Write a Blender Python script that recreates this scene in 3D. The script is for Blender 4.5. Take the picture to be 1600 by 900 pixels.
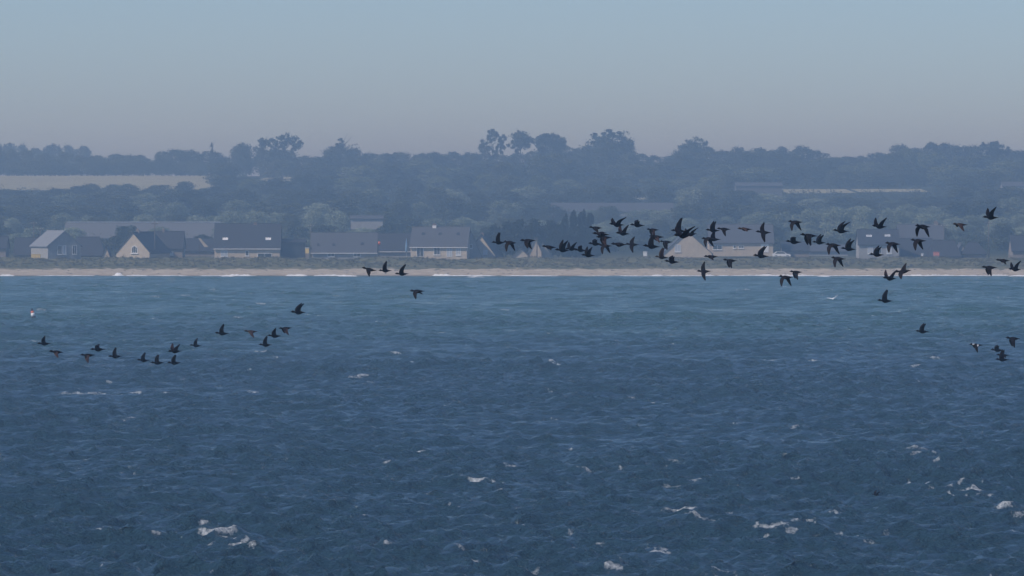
import bpy, math, random
import numpy as np
from mathutils import Vector, Matrix

for o in list(bpy.data.objects):
    bpy.data.objects.remove(o, do_unlink=True)
S = bpy.context.scene
C = S.collection
random.seed(11)
R = np.random.RandomState(5)
rad = math.radians

# ------------------------------------------------------------------ camera
CAM_H = 15.0
FPX = 8400.0                       # focal length in photo pixels
PITCH = math.atan(125.0 / FPX)
cd = bpy.data.cameras.new('camera')
cam = bpy.data.objects.new('camera', cd)
C.objects.link(cam)
cam.location = (0, 0, CAM_H)
cam.rotation_euler = (rad(90) - PITCH, 0, 0)
cd.sensor_width = 36.0
cd.lens = 36.0 * FPX / 1600.0
cd.clip_start = 1.0
cd.clip_end = 20000.0
S.camera = cam

# ------------------------------------------------------------------ light
SUN_EL, SUN_AZ = 43.0, -120.0      # azimuth clockwise from the viewing direction (+Y)
W = bpy.data.worlds.new('World')
S.world = W
W.use_nodes = True
wn = W.node_tree.nodes
bg = wn['Background']
sky = wn.new('ShaderNodeTexSky')
sky.sky_type = 'NISHITA'
sky.sun_disc = False
sky.sun_elevation = rad(SUN_EL)
sky.sun_rotation = rad(SUN_AZ)
sky.altitude = 0
sky.air_density = 1.0
sky.dust_density = 0.15
sky.ozone_density = 3.0
tint = wn.new('ShaderNodeMix'); tint.data_type = 'RGBA'; tint.blend_type = 'MULTIPLY'
tint.inputs['Factor'].default_value = 1.0
tint.inputs['B'].default_value = (.585, .725, 1.00, 1)
W.node_tree.links.new(sky.outputs[0], tint.inputs['A'])
W.node_tree.links.new(tint.outputs['Result'], bg.inputs[0])
bg.inputs[1].default_value = 0.107
sd = bpy.data.lights.new('sun', 'SUN')
sun = bpy.data.objects.new('sun', sd)
C.objects.link(sun)
sd.energy = 3.5
sd.angle = rad(0.5)
sd.color = (1.0, 0.96, 0.89)
sdir = Vector((math.sin(rad(SUN_AZ)) * math.cos(rad(SUN_EL)),
               math.cos(rad(SUN_AZ)) * math.cos(rad(SUN_EL)), math.sin(rad(SUN_EL))))
sun.rotation_euler = sdir.to_track_quat('Z', 'Y').to_euler()

S.view_settings.view_transform = 'Standard'
S.view_settings.look = 'None'
S.view_settings.exposure = 0.0
S.view_settings.gamma = 1.0
S.render.engine = 'CYCLES'
S.cycles.use_denoising = True
S.cycles.max_bounces = 6
S.cycles.volume_bounces = 1
S.cycles.sample_clamp_indirect = 4.0
S.cycles.filter_width = 1.5

# ------------------------------------------------------------------ helpers
CP, SP = math.cos(PITCH), math.sin(PITCH)


def P(px, py, D):
    """world point at ground distance D seen at photo pixel px, py"""
    u = (px - 800.0) / FPX
    v = (450.0 - py) / FPX
    dy = CP + v * SP
    dz = -SP + v * CP
    t = D / dy
    return Vector((u * t, D, CAM_H + dz * t))


def on_sea(px, py, z=0.0):
    v = (450.0 - py) / FPX
    dy = CP + v * SP
    dz = -SP + v * CP
    t = (z - CAM_H) / dz
    return Vector(((px - 800.0) / FPX * t, dy * t, z))


def tag(o, label=None, cat=None, group=None, kind=None):
    if label: o['label'] = label
    if cat: o['category'] = cat
    if group: o['group'] = group
    if kind: o['kind'] = kind
    return o


def empty(name, loc, rz=0.0):
    o = bpy.data.objects.new(name, None)
    o.empty_display_size = 0.5
    o.location = loc
    o.rotation_euler = (0, 0, rz)
    C.objects.link(o)
    return o


def link(name, me, parent=None, loc=None):
    o = bpy.data.objects.new(name, me)
    C.objects.link(o)
    if parent is not None: o.parent = parent
    if loc is not None: o.location = loc
    return o


def np_mesh(name, verts, faces, mat=None, smooth=False):
    """verts (n,3), faces (m,k) all of the same size k"""
    verts = np.asarray(verts, dtype=np.float32)
    faces = np.asarray(faces, dtype=np.int32)
    me = bpy.data.meshes.new(name)
    m, k = faces.shape
    me.vertices.add(len(verts))
    me.vertices.foreach_set('co', verts.ravel())
    me.loops.add(m * k)
    me.loops.foreach_set('vertex_index', faces.ravel())
    me.polygons.add(m)
    me.polygons.foreach_set('loop_start', np.arange(0, m * k, k, dtype=np.int32))
    me.update(calc_edges=True)
    me.polygons.foreach_set('use_smooth', np.full(m, smooth))
    if mat: me.materials.append(mat)
    return me


class MB:
    """collects boxes and polygons of one part"""
    def __init__(s):
        s.v, s.f = [], []

    def poly(s, pts):
        b = len(s.v)
        s.v += [tuple(p) for p in pts]
        s.f.append(tuple(range(b, b + len(pts))))

    def hexa(s, p):                         # 8 points, bottom 4 then top 4, counter-clockwise
        b = len(s.v)
        s.v += [tuple(q) for q in p]
        for f in ((3, 2, 1, 0), (4, 5, 6, 7), (0, 1, 5, 4), (1, 2, 6, 5), (2, 3, 7, 6), (3, 0, 4, 7)):
            s.f.append(tuple(b + i for i in f))

    def box(s, x0, x1, y0, y1, z0, z1):
        s.hexa([(x0, y0, z0), (x1, y0, z0), (x1, y1, z0), (x0, y1, z0),
                (x0, y0, z1), (x1, y0, z1), (x1, y1, z1), (x0, y1, z1)])

    def tube(s, p0, p1, r0, r1, n=8):
        p0, p1 = Vector(p0), Vector(p1)
        d = (p1 - p0).normalized()
        a = d.orthogonal().normalized()
        c = d.cross(a)
        b = len(s.v)
        for p, r in ((p0, r0), (p1, r1)):
            for i in range(n):
                t = 2 * math.pi * i / n
                s.v.append(tuple(p + a * (r * math.cos(t)) + c * (r * math.sin(t))))
        for i in range(n):
            j = (i + 1) % n
            s.f.append((b + i, b + j, b + n + j, b + n + i))
        s.f.append(tuple(b + i for i in reversed(range(n))))
        s.f.append(tuple(b + n + i for i in range(n)))

    def lathe(s, prof, cx=0, cy=0, n=14):
        b = len(s.v)
        for z, r in prof:
            for i in range(n):
                t = 2 * math.pi * i / n
                s.v.append((cx + r * math.cos(t), cy + r * math.sin(t), z))
        for k in range(len(prof) - 1):
            for i in range(n):
                j = (i + 1) % n
                s.f.append((b + k * n + i, b + k * n + j, b + (k + 1) * n + j, b + (k + 1) * n + i))
        s.f.append(tuple(b + i for i in reversed(range(n))))
        s.f.append(tuple(b + (len(prof) - 1) * n + i for i in range(n)))

    def build(s, name, mat, parent=None, smooth=False):
        me = bpy.data.meshes.new(name)
        me.from_pydata(s.v, [], s.f)
        me.update()
        if smooth:
            me.polygons.foreach_set('use_smooth', [True] * len(me.polygons))
        me.materials.append(mat)
        return link(name, me, parent)


# ------------------------------------------------------------------ materials
def mat(name, col, rough=0.8, var=0.25, scale=3.0, bump=0.0, col2=None, spec=0.3, metal=0.0):
    m = bpy.data.materials.new(name)
    m.use_nodes = True
    nt = m.node_tree
    b = nt.nodes['Principled BSDF']
    b.inputs['Roughness'].default_value = rough
    b.inputs['Specular IOR Level'].default_value = spec
    b.inputs['Metallic'].default_value = metal
    tc = nt.nodes.new('ShaderNodeTexCoord')
    n = nt.nodes.new('ShaderNodeTexNoise')
    n.inputs['Scale'].default_value = scale
    n.inputs['Detail'].default_value = 5
    n.inputs['Roughness'].default_value = 0.65
    nt.links.new(tc.outputs['Object'], n.inputs['Vector'])
    r = nt.nodes.new('ShaderNodeValToRGB')
    c2 = col2 if col2 else tuple(min(1, c * (1 + var)) for c in col)
    c1 = tuple(c * (1 - var) for c in col) if not col2 else col
    r.color_ramp.elements[0].position = 0.35
    r.color_ramp.elements[1].position = 0.65
    r.color_ramp.elements[0].color = (*c1, 1)
    r.color_ramp.elements[1].color = (*c2, 1)
    nt.links.new(n.outputs['Fac'], r.inputs['Fac'])
    nt.links.new(r.outputs['Color'], b.inputs['Base Color'])
    if bump:
        bp = nt.nodes.new('ShaderNodeBump')
        bp.inputs['Strength'].default_value = bump
        bp.inputs['Distance'].default_value = 0.05
        nt.links.new(n.outputs['Fac'], bp.inputs['Height'])
        nt.links.new(bp.outputs['Normal'], b.inputs['Normal'])
    return m


def leaf_mat(name, c1, c2, tr=0.35):
    m = bpy.data.materials.new(name)
    m.use_nodes = True
    nt = m.node_tree
    b = nt.nodes['Principled BSDF']
    out = nt.nodes['Material Output']
    b.inputs['Roughness'].default_value = 0.6
    b.inputs['Specular IOR Level'].default_value = 0.25
    at = nt.nodes.new('ShaderNodeAttribute')
    at.attribute_name = 'tone'
    oi = nt.nodes.new('ShaderNodeObjectInfo')
    ad = nt.nodes.new('ShaderNodeMath'); ad.operation = 'MULTIPLY_ADD'
    ad.inputs[1].default_value = 0.5
    mu = nt.nodes.new('ShaderNodeMath'); mu.operation = 'MULTIPLY'
    mu.inputs[1].default_value = 0.6
    nt.links.new(oi.outputs['Random'], mu.inputs[0])
    nt.links.new(at.outputs['Fac'], ad.inputs[0])
    nt.links.new(mu.outputs[0], ad.inputs[2])
    mx = nt.nodes.new('ShaderNodeMix'); mx.data_type = 'RGBA'
    mx.inputs['A'].default_value = (*c1, 1)
    mx.inputs['B'].default_value = (*c2, 1)
    nt.links.new(ad.outputs[0], mx.inputs['Factor'])
    nt.links.new(mx.outputs['Result'], b.inputs['Base Color'])
    t = nt.nodes.new('ShaderNodeBsdfTranslucent')
    nt.links.new(mx.outputs['Result'], t.inputs['Color'])
    ms = nt.nodes.new('ShaderNodeMixShader')
    ms.inputs[0].default_value = tr
    nt.links.new(b.outputs[0], ms.inputs[1])
    nt.links.new(t.outputs[0], ms.inputs[2])
    nt.links.new(ms.outputs[0], out.inputs['Surface'])
    return m


M = {}
M['leaf'] = leaf_mat('broadleaf_foliage', (.014, .024, .012), (.115, .125, .055))
M['pale_leaf'] = leaf_mat('willow_foliage', (.10, .13, .08), (.36, .41, .29), .4)
M['mid_leaf'] = leaf_mat('light_broadleaf_foliage', (.06, .08, .035), (.21, .24, .11))
M['dark_leaf'] = leaf_mat('conifer_foliage', (.004, .009, .006), (.012, .022, .012), .05)
M['scrub'] = leaf_mat('dune_scrub_foliage', (.045, .05, .025), (.19, .17, .09), .3)
M['bark'] = mat('bark', (.07, .055, .045), .9, .3, 4, .4)
M['sand'] = mat('sand', (.40, .30, .20), .95, .2, .6, .4, col2=(.60, .47, .33))
M['render'] = mat('cream_render', (.50, .42, .31), .9, .1, 1.2, .1)
M['render_warm'] = mat('warm_render', (.50, .43, .33), .9, .1, 1.2, .1)
M['render_grey'] = mat('grey_render', (.30, .30, .29), .9, .12, 1.2, .1)
M['stone'] = mat('stone_wall', (.24, .21, .18), .95, .3, 5, .5)
M['slate'] = mat('slate_roof', (.035, .038, .045), .7, .3, 6, .5)
M['slate_light'] = mat('weathered_slate', (.075, .078, .085), .7, .25, 6, .5)
M['slate_mid'] = mat('fibre_cement_roof', (.12, .125, .13), .8, .2, 4, .3)
M['sunlit_roof'] = mat('sunlit_tone_roof', (.21, .22, .23), .6, .12, 4, .2)  # roof colour made paler so the left slope looks sunlit
M['white'] = mat('white_paint', (.78, .78, .76), .5, .06, 4)
M['glass'] = mat('window_glass', (.03, .04, .05), .08, .2, 2, spec=.6)
M['blind'] = mat('window_blind', (.42, .46, .50), .6, .08, 5)
M['zinc'] = mat('zinc_flashing', (.55, .57, .6), .35, .1, 6, metal=.3)
M['brick'] = mat('chimney_brick', (.28, .20, .16), .9, .3, 10, .4)
M['wood'] = mat('weathered_pole_wood', (.10, .085, .07), .9, .3, 8, .3)
M['field'] = mat('stubble', (.27, .26, .15), .95, .2, .06, .1, col2=(.36, .35, .21))
M['orange'] = mat('orange_paint', (.75, .16, .05), .5, .15, 6)
M['yellow'] = mat('yellow_paint', (.75, .55, .2), .6, .1, 6)
M['red'] = mat('pinkish_red_paint', (.6, .22, .18), .6, .15, 6)
M['tyre'] = mat('rubber', (.02, .02, .02), .9, .2, 6)
M['blue'] = mat('blue_fabric', (.2, .34, .5), .8, .1, 6)
M['feather'] = mat('black_plumage', (.006, .005, .007), .7, .35, 25, .2, spec=.1)
M['flight'] = mat('flight_feathers', (.012, .009, .010), .7, .3, 30, .2, spec=.1)
M['brown_feather'] = mat('brown_plumage', (.035, .022, .015), .65, .3, 25, .2)
M['brown_flight'] = mat('rusty_flight_feathers', (.05, .026, .021), .65, .3, 30, .2)
M['white_feather'] = mat('white_plumage', (.75, .75, .74), .7, .06, 20)
M['gull_back'] = mat('grey_gull_wing', (.55, .57, .6), .7, .06, 20)


def ground_material():
    m = bpy.data.materials.new('ground_cover')
    m.use_nodes = True
    nt = m.node_tree
    b = nt.nodes['Principled BSDF']
    b.inputs['Roughness'].default_value = .95
    b.inputs['Specular IOR Level'].default_value = .1
    g = nt.nodes.new('ShaderNodeNewGeometry')
    sp = nt.nodes.new('ShaderNodeSeparateXYZ')
    nt.links.new(g.outputs['Position'], sp.inputs[0])
    n = nt.nodes.new('ShaderNodeTexNoise'); n.inputs['Scale'].default_value = .35; n.inputs['Detail'].default_value = 8
    nt.links.new(g.outputs['Position'], n.inputs['Vector'])
    n2 = nt.nodes.new('ShaderNodeTexNoise'); n2.inputs['Scale'].default_value = .5; n2.inputs['Detail'].default_value = 7
    nt.links.new(g.outputs['Position'], n2.inputs['Vector'])
    # ragged dune edge: height plus noise decides sand or turf
    ma = nt.nodes.new('ShaderNodeMath'); ma.operation = 'MULTIPLY_ADD'
    ma.inputs[1].default_value = 1.3
    nt.links.new(n2.outputs['Fac'], ma.inputs[0]); nt.links.new(sp.outputs['Z'], ma.inputs[2])
    mr = nt.nodes.new('ShaderNodeMapRange'); mr.inputs['From Min'].default_value = 1.84; mr.inputs['From Max'].default_value = 2.05
    nt.links.new(ma.outputs[0], mr.inputs['Value'])
    rs = nt.nodes.new('ShaderNodeValToRGB')
    rs.color_ramp.elements[0].position = .3; rs.color_ramp.elements[1].position = .7
    rs.color_ramp.elements[0].color = (.36, .30, .22, 1); rs.color_ramp.elements[1].color = (.50, .44, .33, 1)
    nt.links.new(n.outputs['Fac'], rs.inputs[0])
    rg = nt.nodes.new('ShaderNodeValToRGB')
    rg.color_ramp.elements[0].position = .3; rg.color_ramp.elements[1].position = .7
    rg.color_ramp.elements[0].color = (.06, .07, .03, 1); rg.color_ramp.elements[1].color = (.17, .155, .08, 1)
    nt.links.new(n.outputs['Fac'], rg.inputs[0])
    # wet sand by the water
    wr = nt.nodes.new('ShaderNodeMapRange'); wr.inputs['From Min'].default_value = .0; wr.inputs['From Max'].default_value = .3
    nt.links.new(sp.outputs['Z'], wr.inputs['Value'])
    mw = nt.nodes.new('ShaderNodeMix'); mw.data_type = 'RGBA'
    mw.inputs['A'].default_value = (.30, .23, .16, 1)
    nt.links.new(wr.outputs[0], mw.inputs['Factor']); nt.links.new(rs.outputs[0], mw.inputs['B'])
    mx = nt.nodes.new('ShaderNodeMix'); mx.data_type = 'RGBA'
    nt.links.new(mr.outputs[0], mx.inputs['Factor'])
    # woodland floor and rough pasture inland
    wy = nt.nodes.new('ShaderNodeMapRange'); wy.inputs['From Min'].default_value = 1240; wy.inputs['From Max'].default_value = 1330
    nt.links.new(sp.outputs['Y'], wy.inputs['Value'])
    mf = nt.nodes.new('ShaderNodeMix'); mf.data_type = 'RGBA'; mf.inputs['B'].default_value = (.028, .036, .018, 1)
    nt.links.new(wy.outputs[0], mf.inputs['Factor']); nt.links.new(rg.outputs[0], mf.inputs['A'])
    nt.links.new(mw.outputs['Result'], mx.inputs['A']); nt.links.new(mf.outputs['Result'], mx.inputs['B'])
    nt.links.new(mx.outputs['Result'], b.inputs['Base Color'])
    bp = nt.nodes.new('ShaderNodeBump'); bp.inputs['Strength'].default_value = .6; bp.inputs['Distance'].default_value = .4
    nt.links.new(n.outputs['Fac'], bp.inputs['Height']); nt.links.new(bp.outputs[0], b.inputs['Normal'])
    return m


def sea_material():
    m = bpy.data.materials.new('sea_water')
    m.use_nodes = True
    nt = m.node_tree
    L = nt.links.new
    b = nt.nodes['Principled BSDF']
    b.inputs['IOR'].default_value = 1.333
    g = nt.nodes.new('ShaderNodeNewGeometry')
    sp = nt.nodes.new('ShaderNodeSeparateXYZ'); L(g.outputs['Position'], sp.inputs[0])
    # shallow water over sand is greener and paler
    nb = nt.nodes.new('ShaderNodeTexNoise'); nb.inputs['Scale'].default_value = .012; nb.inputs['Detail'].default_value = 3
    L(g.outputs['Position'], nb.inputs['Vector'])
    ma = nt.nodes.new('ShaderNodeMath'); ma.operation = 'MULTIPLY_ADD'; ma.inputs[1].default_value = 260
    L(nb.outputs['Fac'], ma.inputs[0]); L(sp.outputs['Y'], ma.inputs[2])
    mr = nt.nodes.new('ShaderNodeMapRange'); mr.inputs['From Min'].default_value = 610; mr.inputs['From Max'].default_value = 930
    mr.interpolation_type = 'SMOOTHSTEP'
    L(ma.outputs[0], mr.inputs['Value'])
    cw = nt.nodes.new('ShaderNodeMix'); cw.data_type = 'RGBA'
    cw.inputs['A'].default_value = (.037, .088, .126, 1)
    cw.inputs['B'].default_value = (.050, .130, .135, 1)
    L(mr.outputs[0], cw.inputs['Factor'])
    # foam: vertex attribute broken up by fine noise
    at = nt.nodes.new('ShaderNodeAttribute'); at.attribute_name = 'foam'
    mp = nt.nodes.new('ShaderNodeMapping'); mp.inputs['Scale'].default_value = (1.6, 1.0, 1.0)
    L(g.outputs['Position'], mp.inputs['Vector'])
    fn = nt.nodes.new('ShaderNodeTexNoise'); fn.inputs['Scale'].default_value = 3.2; fn.inputs['Detail'].default_value = 6
    fn.inputs['Roughness'].default_value = .7
    L(mp.outputs[0], fn.inputs['Vector'])
    ad = nt.nodes.new('ShaderNodeMath'); ad.operation = 'ADD'
    L(at.outputs['Fac'], ad.inputs[0]); L(fn.outputs['Fac'], ad.inputs[1])
    fr = nt.nodes.new('ShaderNodeMapRange'); fr.inputs['From Min'].default_value = .90; fr.inputs['From Max'].default_value = 1.20
    L(ad.outputs[0], fr.inputs['Value'])
    mx = nt.nodes.new('ShaderNodeMix'); mx.data_type = 'RGBA'
    L(fr.outputs[0], mx.inputs['Factor']); L(cw.outputs['Result'], mx.inputs['A'])
    mx.inputs['B'].default_value = (.80, .82, .82, 1)
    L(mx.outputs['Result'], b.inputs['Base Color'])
    rr = nt.nodes.new('ShaderNodeMapRange'); rr.inputs['To Min'].default_value = .09; rr.inputs['To Max'].default_value = .9
    L(fr.outputs[0], rr.inputs['Value']); L(rr.outputs[0], b.inputs['Roughness'])
    # ripples finer than the mesh
    n1 = nt.nodes.new('ShaderNodeTexNoise'); n1.inputs['Scale'].default_value = 2.4; n1.inputs['Detail'].default_value = 6
    n1.inputs['Roughness'].default_value = .68
    mp2 = nt.nodes.new('ShaderNodeMapping'); mp2.inputs['Scale'].default_value = (.55, 1.35, 1.0)
    mp2.inputs['Rotation'].default_value = (0, 0, rad(12))
    L(g.outputs['Position'], mp2.inputs['Vector']); L(mp2.outputs[0], n1.inputs['Vector'])
    bp = nt.nodes.new('ShaderNodeBump'); bp.inputs['Strength'].default_value = 1.0; bp.inputs['Distance'].default_value = .8
    L(n1.outputs['Fac'], bp.inputs['Height'])
    L(bp.outputs[0], b.inputs['Normal'])
    return m


M['ground'] = ground_material()
M['sea'] = sea_material()

# ------------------------------------------------------------------ terrain
TD = [1100, 1186, 1190, 1207, 1211, 1232, 1300, 1500, 1700, 2200, 2500, 2700, 3100, 6000]
TZ = [-4, -.45, -.1, 1.15, 1.7, 3.35, 3.6, 5.6, 10, 22, 29.8, 30.8, 33, 30]


def terrain(x, y):
    """x, y arrays"""
    x = np.asarray(x, float); y = np.asarray(y, float)
    shift = 2.2 * np.sin(x * .031 + .4) + 1.1 * np.sin(x * .083) - .02 * x
    w = np.clip((1240 - y) / 40, 0, 1)
    z = np.interp(y + shift * w, TD, TZ)
    d = np.clip((y - 1208) / 14, 0, 1) * np.clip((1600 - y) / 300, 0, 1)
    z = z + d * (.22 * np.sin(x * .21 + 1.3 * np.sin(y * .2)) + .16 * np.sin(x * .53 + y * .31)) * np.where(y < 1240, 1, .4)
    return z


def T(x, y):
    return float(terrain(np.array([x]), np.array([y]))[0])


def grid_mesh(name, xs, ys, zf, m, smooth=True):
    X, Y = np.meshgrid(xs, ys)
    Z = zf(X, Y)
    V = np.stack([X, Y, Z], -1).reshape(-1, 3)
    nx, ny = len(xs), len(ys)
    i = np.arange((ny - 1) * (nx - 1)); r, c = i // (nx - 1), i % (nx - 1)
    a = r * nx + c
    F = np.stack([a, a + 1, a + 1 + nx, a + nx], -1)
    return np_mesh(name, V, F, m, smooth)


xs = np.concatenate([np.linspace(-3000, -170, 40), np.linspace(-165, 165, 276), np.linspace(170, 3000, 40)])
ys = np.concatenate([np.linspace(1100, 1180, 6), np.arange(1184, 1245, .9), np.linspace(1246, 1700, 40), np.linspace(1720, 3100, 60), np.linspace(3200, 6000, 12)])
g = link('ground', grid_mesh('ground', xs, ys, terrain, M['ground']))
tag(g, kind='structure')


def field(x0, x1, y0, y1):
    """straw-coloured field lying on the slope; corners rounded off by the wave of its edge"""
    xs = np.linspace(x0, x1, 30)
    V, F = [], []
    for i, x in enumerate(xs):
        e0 = y0 + 6 * math.sin(x * .05); e1 = y1 + 5 * math.sin(x * .03 + 1)
        for k in range(12):
            y = e0 + (e1 - e0) * k / 11
            V.append((x, y, T(x, y) + .12))
        if i:
            for k in range(11):
                a = (i - 1) * 12 + k
                F.append((a, a + 12, a + 13, a + 1))
    o = link('field', np_mesh('field', V, F, M['field'], True))
    return tag(o, kind='structure')


def X(px, D): return (px - 800) / FPX * D


field(X(-60, 2350), X(350, 2350), 2205, 2500)
field(X(395, 2350), X(450, 2350), 2370, 2500)
field(X(1222, 2190), X(1330, 2190), 2150, 2232)
field(X(1338, 2190), X(1450, 2190), 2165, 2232)
field(X(955, 2050), X(1015, 2050), 2030, 2100)
field(X(1475, 2300), X(1535, 2300), 2255, 2300)
field(X(1700, 2190), X(1990, 2190), 2150, 2240)

# ------------------------------------------------------------------ sea
nw = 96
lam = np.exp(np.linspace(math.log(.6), math.log(12), nw)) * (1 + .05 * R.randn(nw))
kk = 2 * math.pi / lam
main_dir = rad(-75)
spread = np.interp(np.log(lam), [math.log(.8), math.log(13)], [1.0, .28])
th = main_dir + spread * R.randn(nw) * .75
amp = .0112 * lam ** 1.02 * np.interp(lam, [.6, 1.2, 2, 3.5, 6, 12], [1.7, 1.6, 1.0, .62, .5, .35])
ph = R.rand(nw) * 2 * math.pi
QK = .72

CAPS = [(340, 841, 42, 1.0), (312, 824, 24, .9), (372, 848, 30, .6), (1442, 756, 46, 1.0), (1470, 765, 22, .8), (1487, 768, 18, .8), (1512, 766, 26, .8),
        (1060, 805, 34, .9), (1096, 811, 26, .8), (1030, 855, 30, .9), (952, 885, 26, .8), (828, 893, 26, .6), (1130, 898, 28, .7),
        (1570, 793, 26, .8), (1212, 828, 36, .7), (1262, 824, 18, .7), (1306, 799, 22, .6), (1432, 704, 26, .8), (1464, 706, 14, .7),
        (746, 748, 34, .7), (915, 733, 24, .7), (1078, 755, 38, .7), (652, 697, 22, .7), (211, 659, 26, .9), (166, 668, 18, .8),
        (132, 611, 36, .8), (206, 613, 20, .8), (560, 589, 22, 1.0), (592, 598, 24, .6), (858, 566, 18, 1.0), (868, 562, 10, .9),
        (626, 568, 16, .8), (398, 660, 12, 1.0), (35, 694, 10, .9), (218, 784, 10, .9), (1015, 628, 14, 1.0), (880, 657, 12, .9),
        (898, 576, 18, .7), (1143, 586, 12, .8), (1270, 561, 16, .7), (630, 647, 8, .9), (1336, 840, 22, .7), (1468, 836, 14, .6),
        (120, 835, 16, .6), (780, 769, 10, .7), (650, 868, 14, .5), (438, 785, 10, .6), (1252, 773, 10, .6), (1537, 700, 8, .6),
        (1240, 665, 14, .6), (1200, 679, 10, .6), (255, 617, 16, .7), (1567, 615, 8, .7), (1111, 614, 8, .6), (385, 846, 14, .7),
        (870, 650, 12, .6), (890, 700, 10, .8), (880, 674, 8, .8), (20, 851, 30, .4), (240, 842, 22, .5)]
for _ in range(150):
    CAPS.append((R.uniform(-60, 1660), 434 + 135 * R.rand() ** 1.3, R.uniform(6, 20), R.uniform(.45, .85)))
for _ in range(130):
    CAPS.append((R.uniform(-60, 1660), R.uniform(545, 900), R.uniform(7, 20), R.uniform(.3, .75)))
for (px, py, w, s) in list(CAPS):
    if w >= 18:
        for q in range(5):
            CAPS.append((px + R.uniform(-1, 1) * w, py + R.uniform(-4, 4) * (py - 325) / 500, w * R.uniform(.15, .4), s * R.uniform(.5, 1.15)))
CW = []
for (px, py, w, s) in CAPS:
    p = on_sea(px, py + 2, .15)
    m_ = p.y / FPX
    CW.append((p.x, p.y, w * m_ * .95, s))
CW = np.array(CW)


def sea_patch(x0, x1, dx, y0, y1, dy, sink_far=False):
    nx = int((x1 - x0) / dx) + 1; ny = int((y1 - y0) / dy) + 1
    x = np.linspace(x0, x1, nx); y = np.linspace(y0, y1, ny)
    X_, Y_ = np.meshgrid(x, y)
    X_ = X_.astype(np.float32); Y_ = Y_.astype(np.float32)
    Z_ = np.zeros_like(X_); DX = Z_.copy(); DY = Z_.copy(); JX = Z_.copy(); JY = Z_.copy(); JXY = Z_.copy()
    lmin = 2.5 * max(dx, dy)
    calm = np.clip((1192 - Y_) / 60, .25, 1).astype(np.float32)
    # patches of gusts
    gust = (1 + .28 * np.sin(X_ * .07 + 1.1 * np.sin(Y_ * .021)) * np.sin(Y_ * .045 + .8)).astype(np.float32)
    for i in range(nw):
        if lam[i] < lmin: continue
        c_, s_ = math.cos(th[i]), math.sin(th[i])
        a_ = kk[i] * (c_ * X_ + s_ * Y_) + ph[i]
        sn, cs = np.sin(a_), np.cos(a_)
        Z_ += amp[i] * cs
        DX -= amp[i] * c_ * sn; DY -= amp[i] * s_ * sn
        ak = amp[i] * kk[i] * cs
        JX += ak * c_ * c_; JY += ak * s_ * s_; JXY += ak * c_ * s_
    foam = (1 - JX) * (1 - JY) - JXY ** 2
    fo = np.clip((.10 - foam) / .5, 0, 1) * .5
    Z_ *= calm * gust; DX *= calm * QK; DY *= calm * QK
    for (cx, cy, w, s) in CW:
        if cy < y0 - 4 or cy > y1 + 4: continue
        j0, j1 = np.searchsorted(y, [cy - 4, cy + 4]); i0, i1 = np.searchsorted(x, [cx - 3 * w - 1, cx + 3 * w + 1])
        if j1 <= j0 or i1 <= i0: continue
        xx = X_[j0:j1, i0:i1] - cx; yy = Y_[j0:j1, i0:i1] - cy
        wob = .25 * np.sin(xx * 3.1 + cx) + .2 * np.sin(xx * 1.3 + cy)
        dpt = max(.42, dy * 1.3) + .22 * w
        gs = np.exp(-np.abs(xx / (w * 1.05)) ** 2.6 - np.where(yy - wob > 0, ((yy - wob) / .35) ** 2, ((yy - wob) / dpt) ** 2))
        fo[j0:j1, i0:i1] = np.maximum(fo[j0:j1, i0:i1], gs * (.40 + .31 * s))
        Z_[j0:j1, i0:i1] += .22 * s * min(1.2, w * 1.3) * np.exp(-(xx / (w * 2.0)) ** 2 - np.where(yy - wob > .1, ((yy - wob - .1) / 1.3) ** 2, ((yy - wob - .1) / .7) ** 2))
    V = np.stack([X_ + DX, Y_ + DY, Z_], -1).reshape(-1, 3)
    a = (np.arange(ny - 1)[:, None] * nx + np.arange(nx - 1)[None, :]).ravel()
    F = np.stack([a, a + 1, a + 1 + nx, a + nx], -1)
    return V, F, fo.ravel()


parts = [sea_patch(-38, 38, .25, 196, 330, .21), sea_patch(-58, 58, .36, 329.5, 520, .28),
         sea_patch(-84, 84, .58, 519, 760, .44), sea_patch(-135, 135, 1.05, 758, 1196, .75)]
# flat outer water round the modelled waves, out to the horizon
ox = np.array([-3000, -1200, -500, -135.5, 0, 135.5, 500, 1200, 3000.]); oy = np.array([-250, 0, 100, 196, 330, 520, 760, 1000, 1196.])
OX, OY = np.meshgrid(ox, oy)
V = np.stack([OX, OY, np.full_like(OX, -.62)], -1).reshape(-1, 3)
a = (np.arange(8)[:, None] * 9 + np.arange(8)[None, :]).ravel()
parts.append((V, np.stack([a, a + 1, a + 10, a + 9], -1), np.zeros(len(V))))
off = 0; VV, FF, AA = [], [], []
for V, F, A in parts:
    VV.append(V); FF.append(F + off); AA.append(A); off += len(V)
me = np_mesh('sea', np.concatenate(VV), np.concatenate(FF), M['sea'], True)
at = me.attributes.new('foam', 'FLOAT', 'POINT')
at.data.foreach_set('value', np.concatenate(AA).astype(np.float32))
sea = link('sea', me)
tag(sea, kind='structure')

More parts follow.
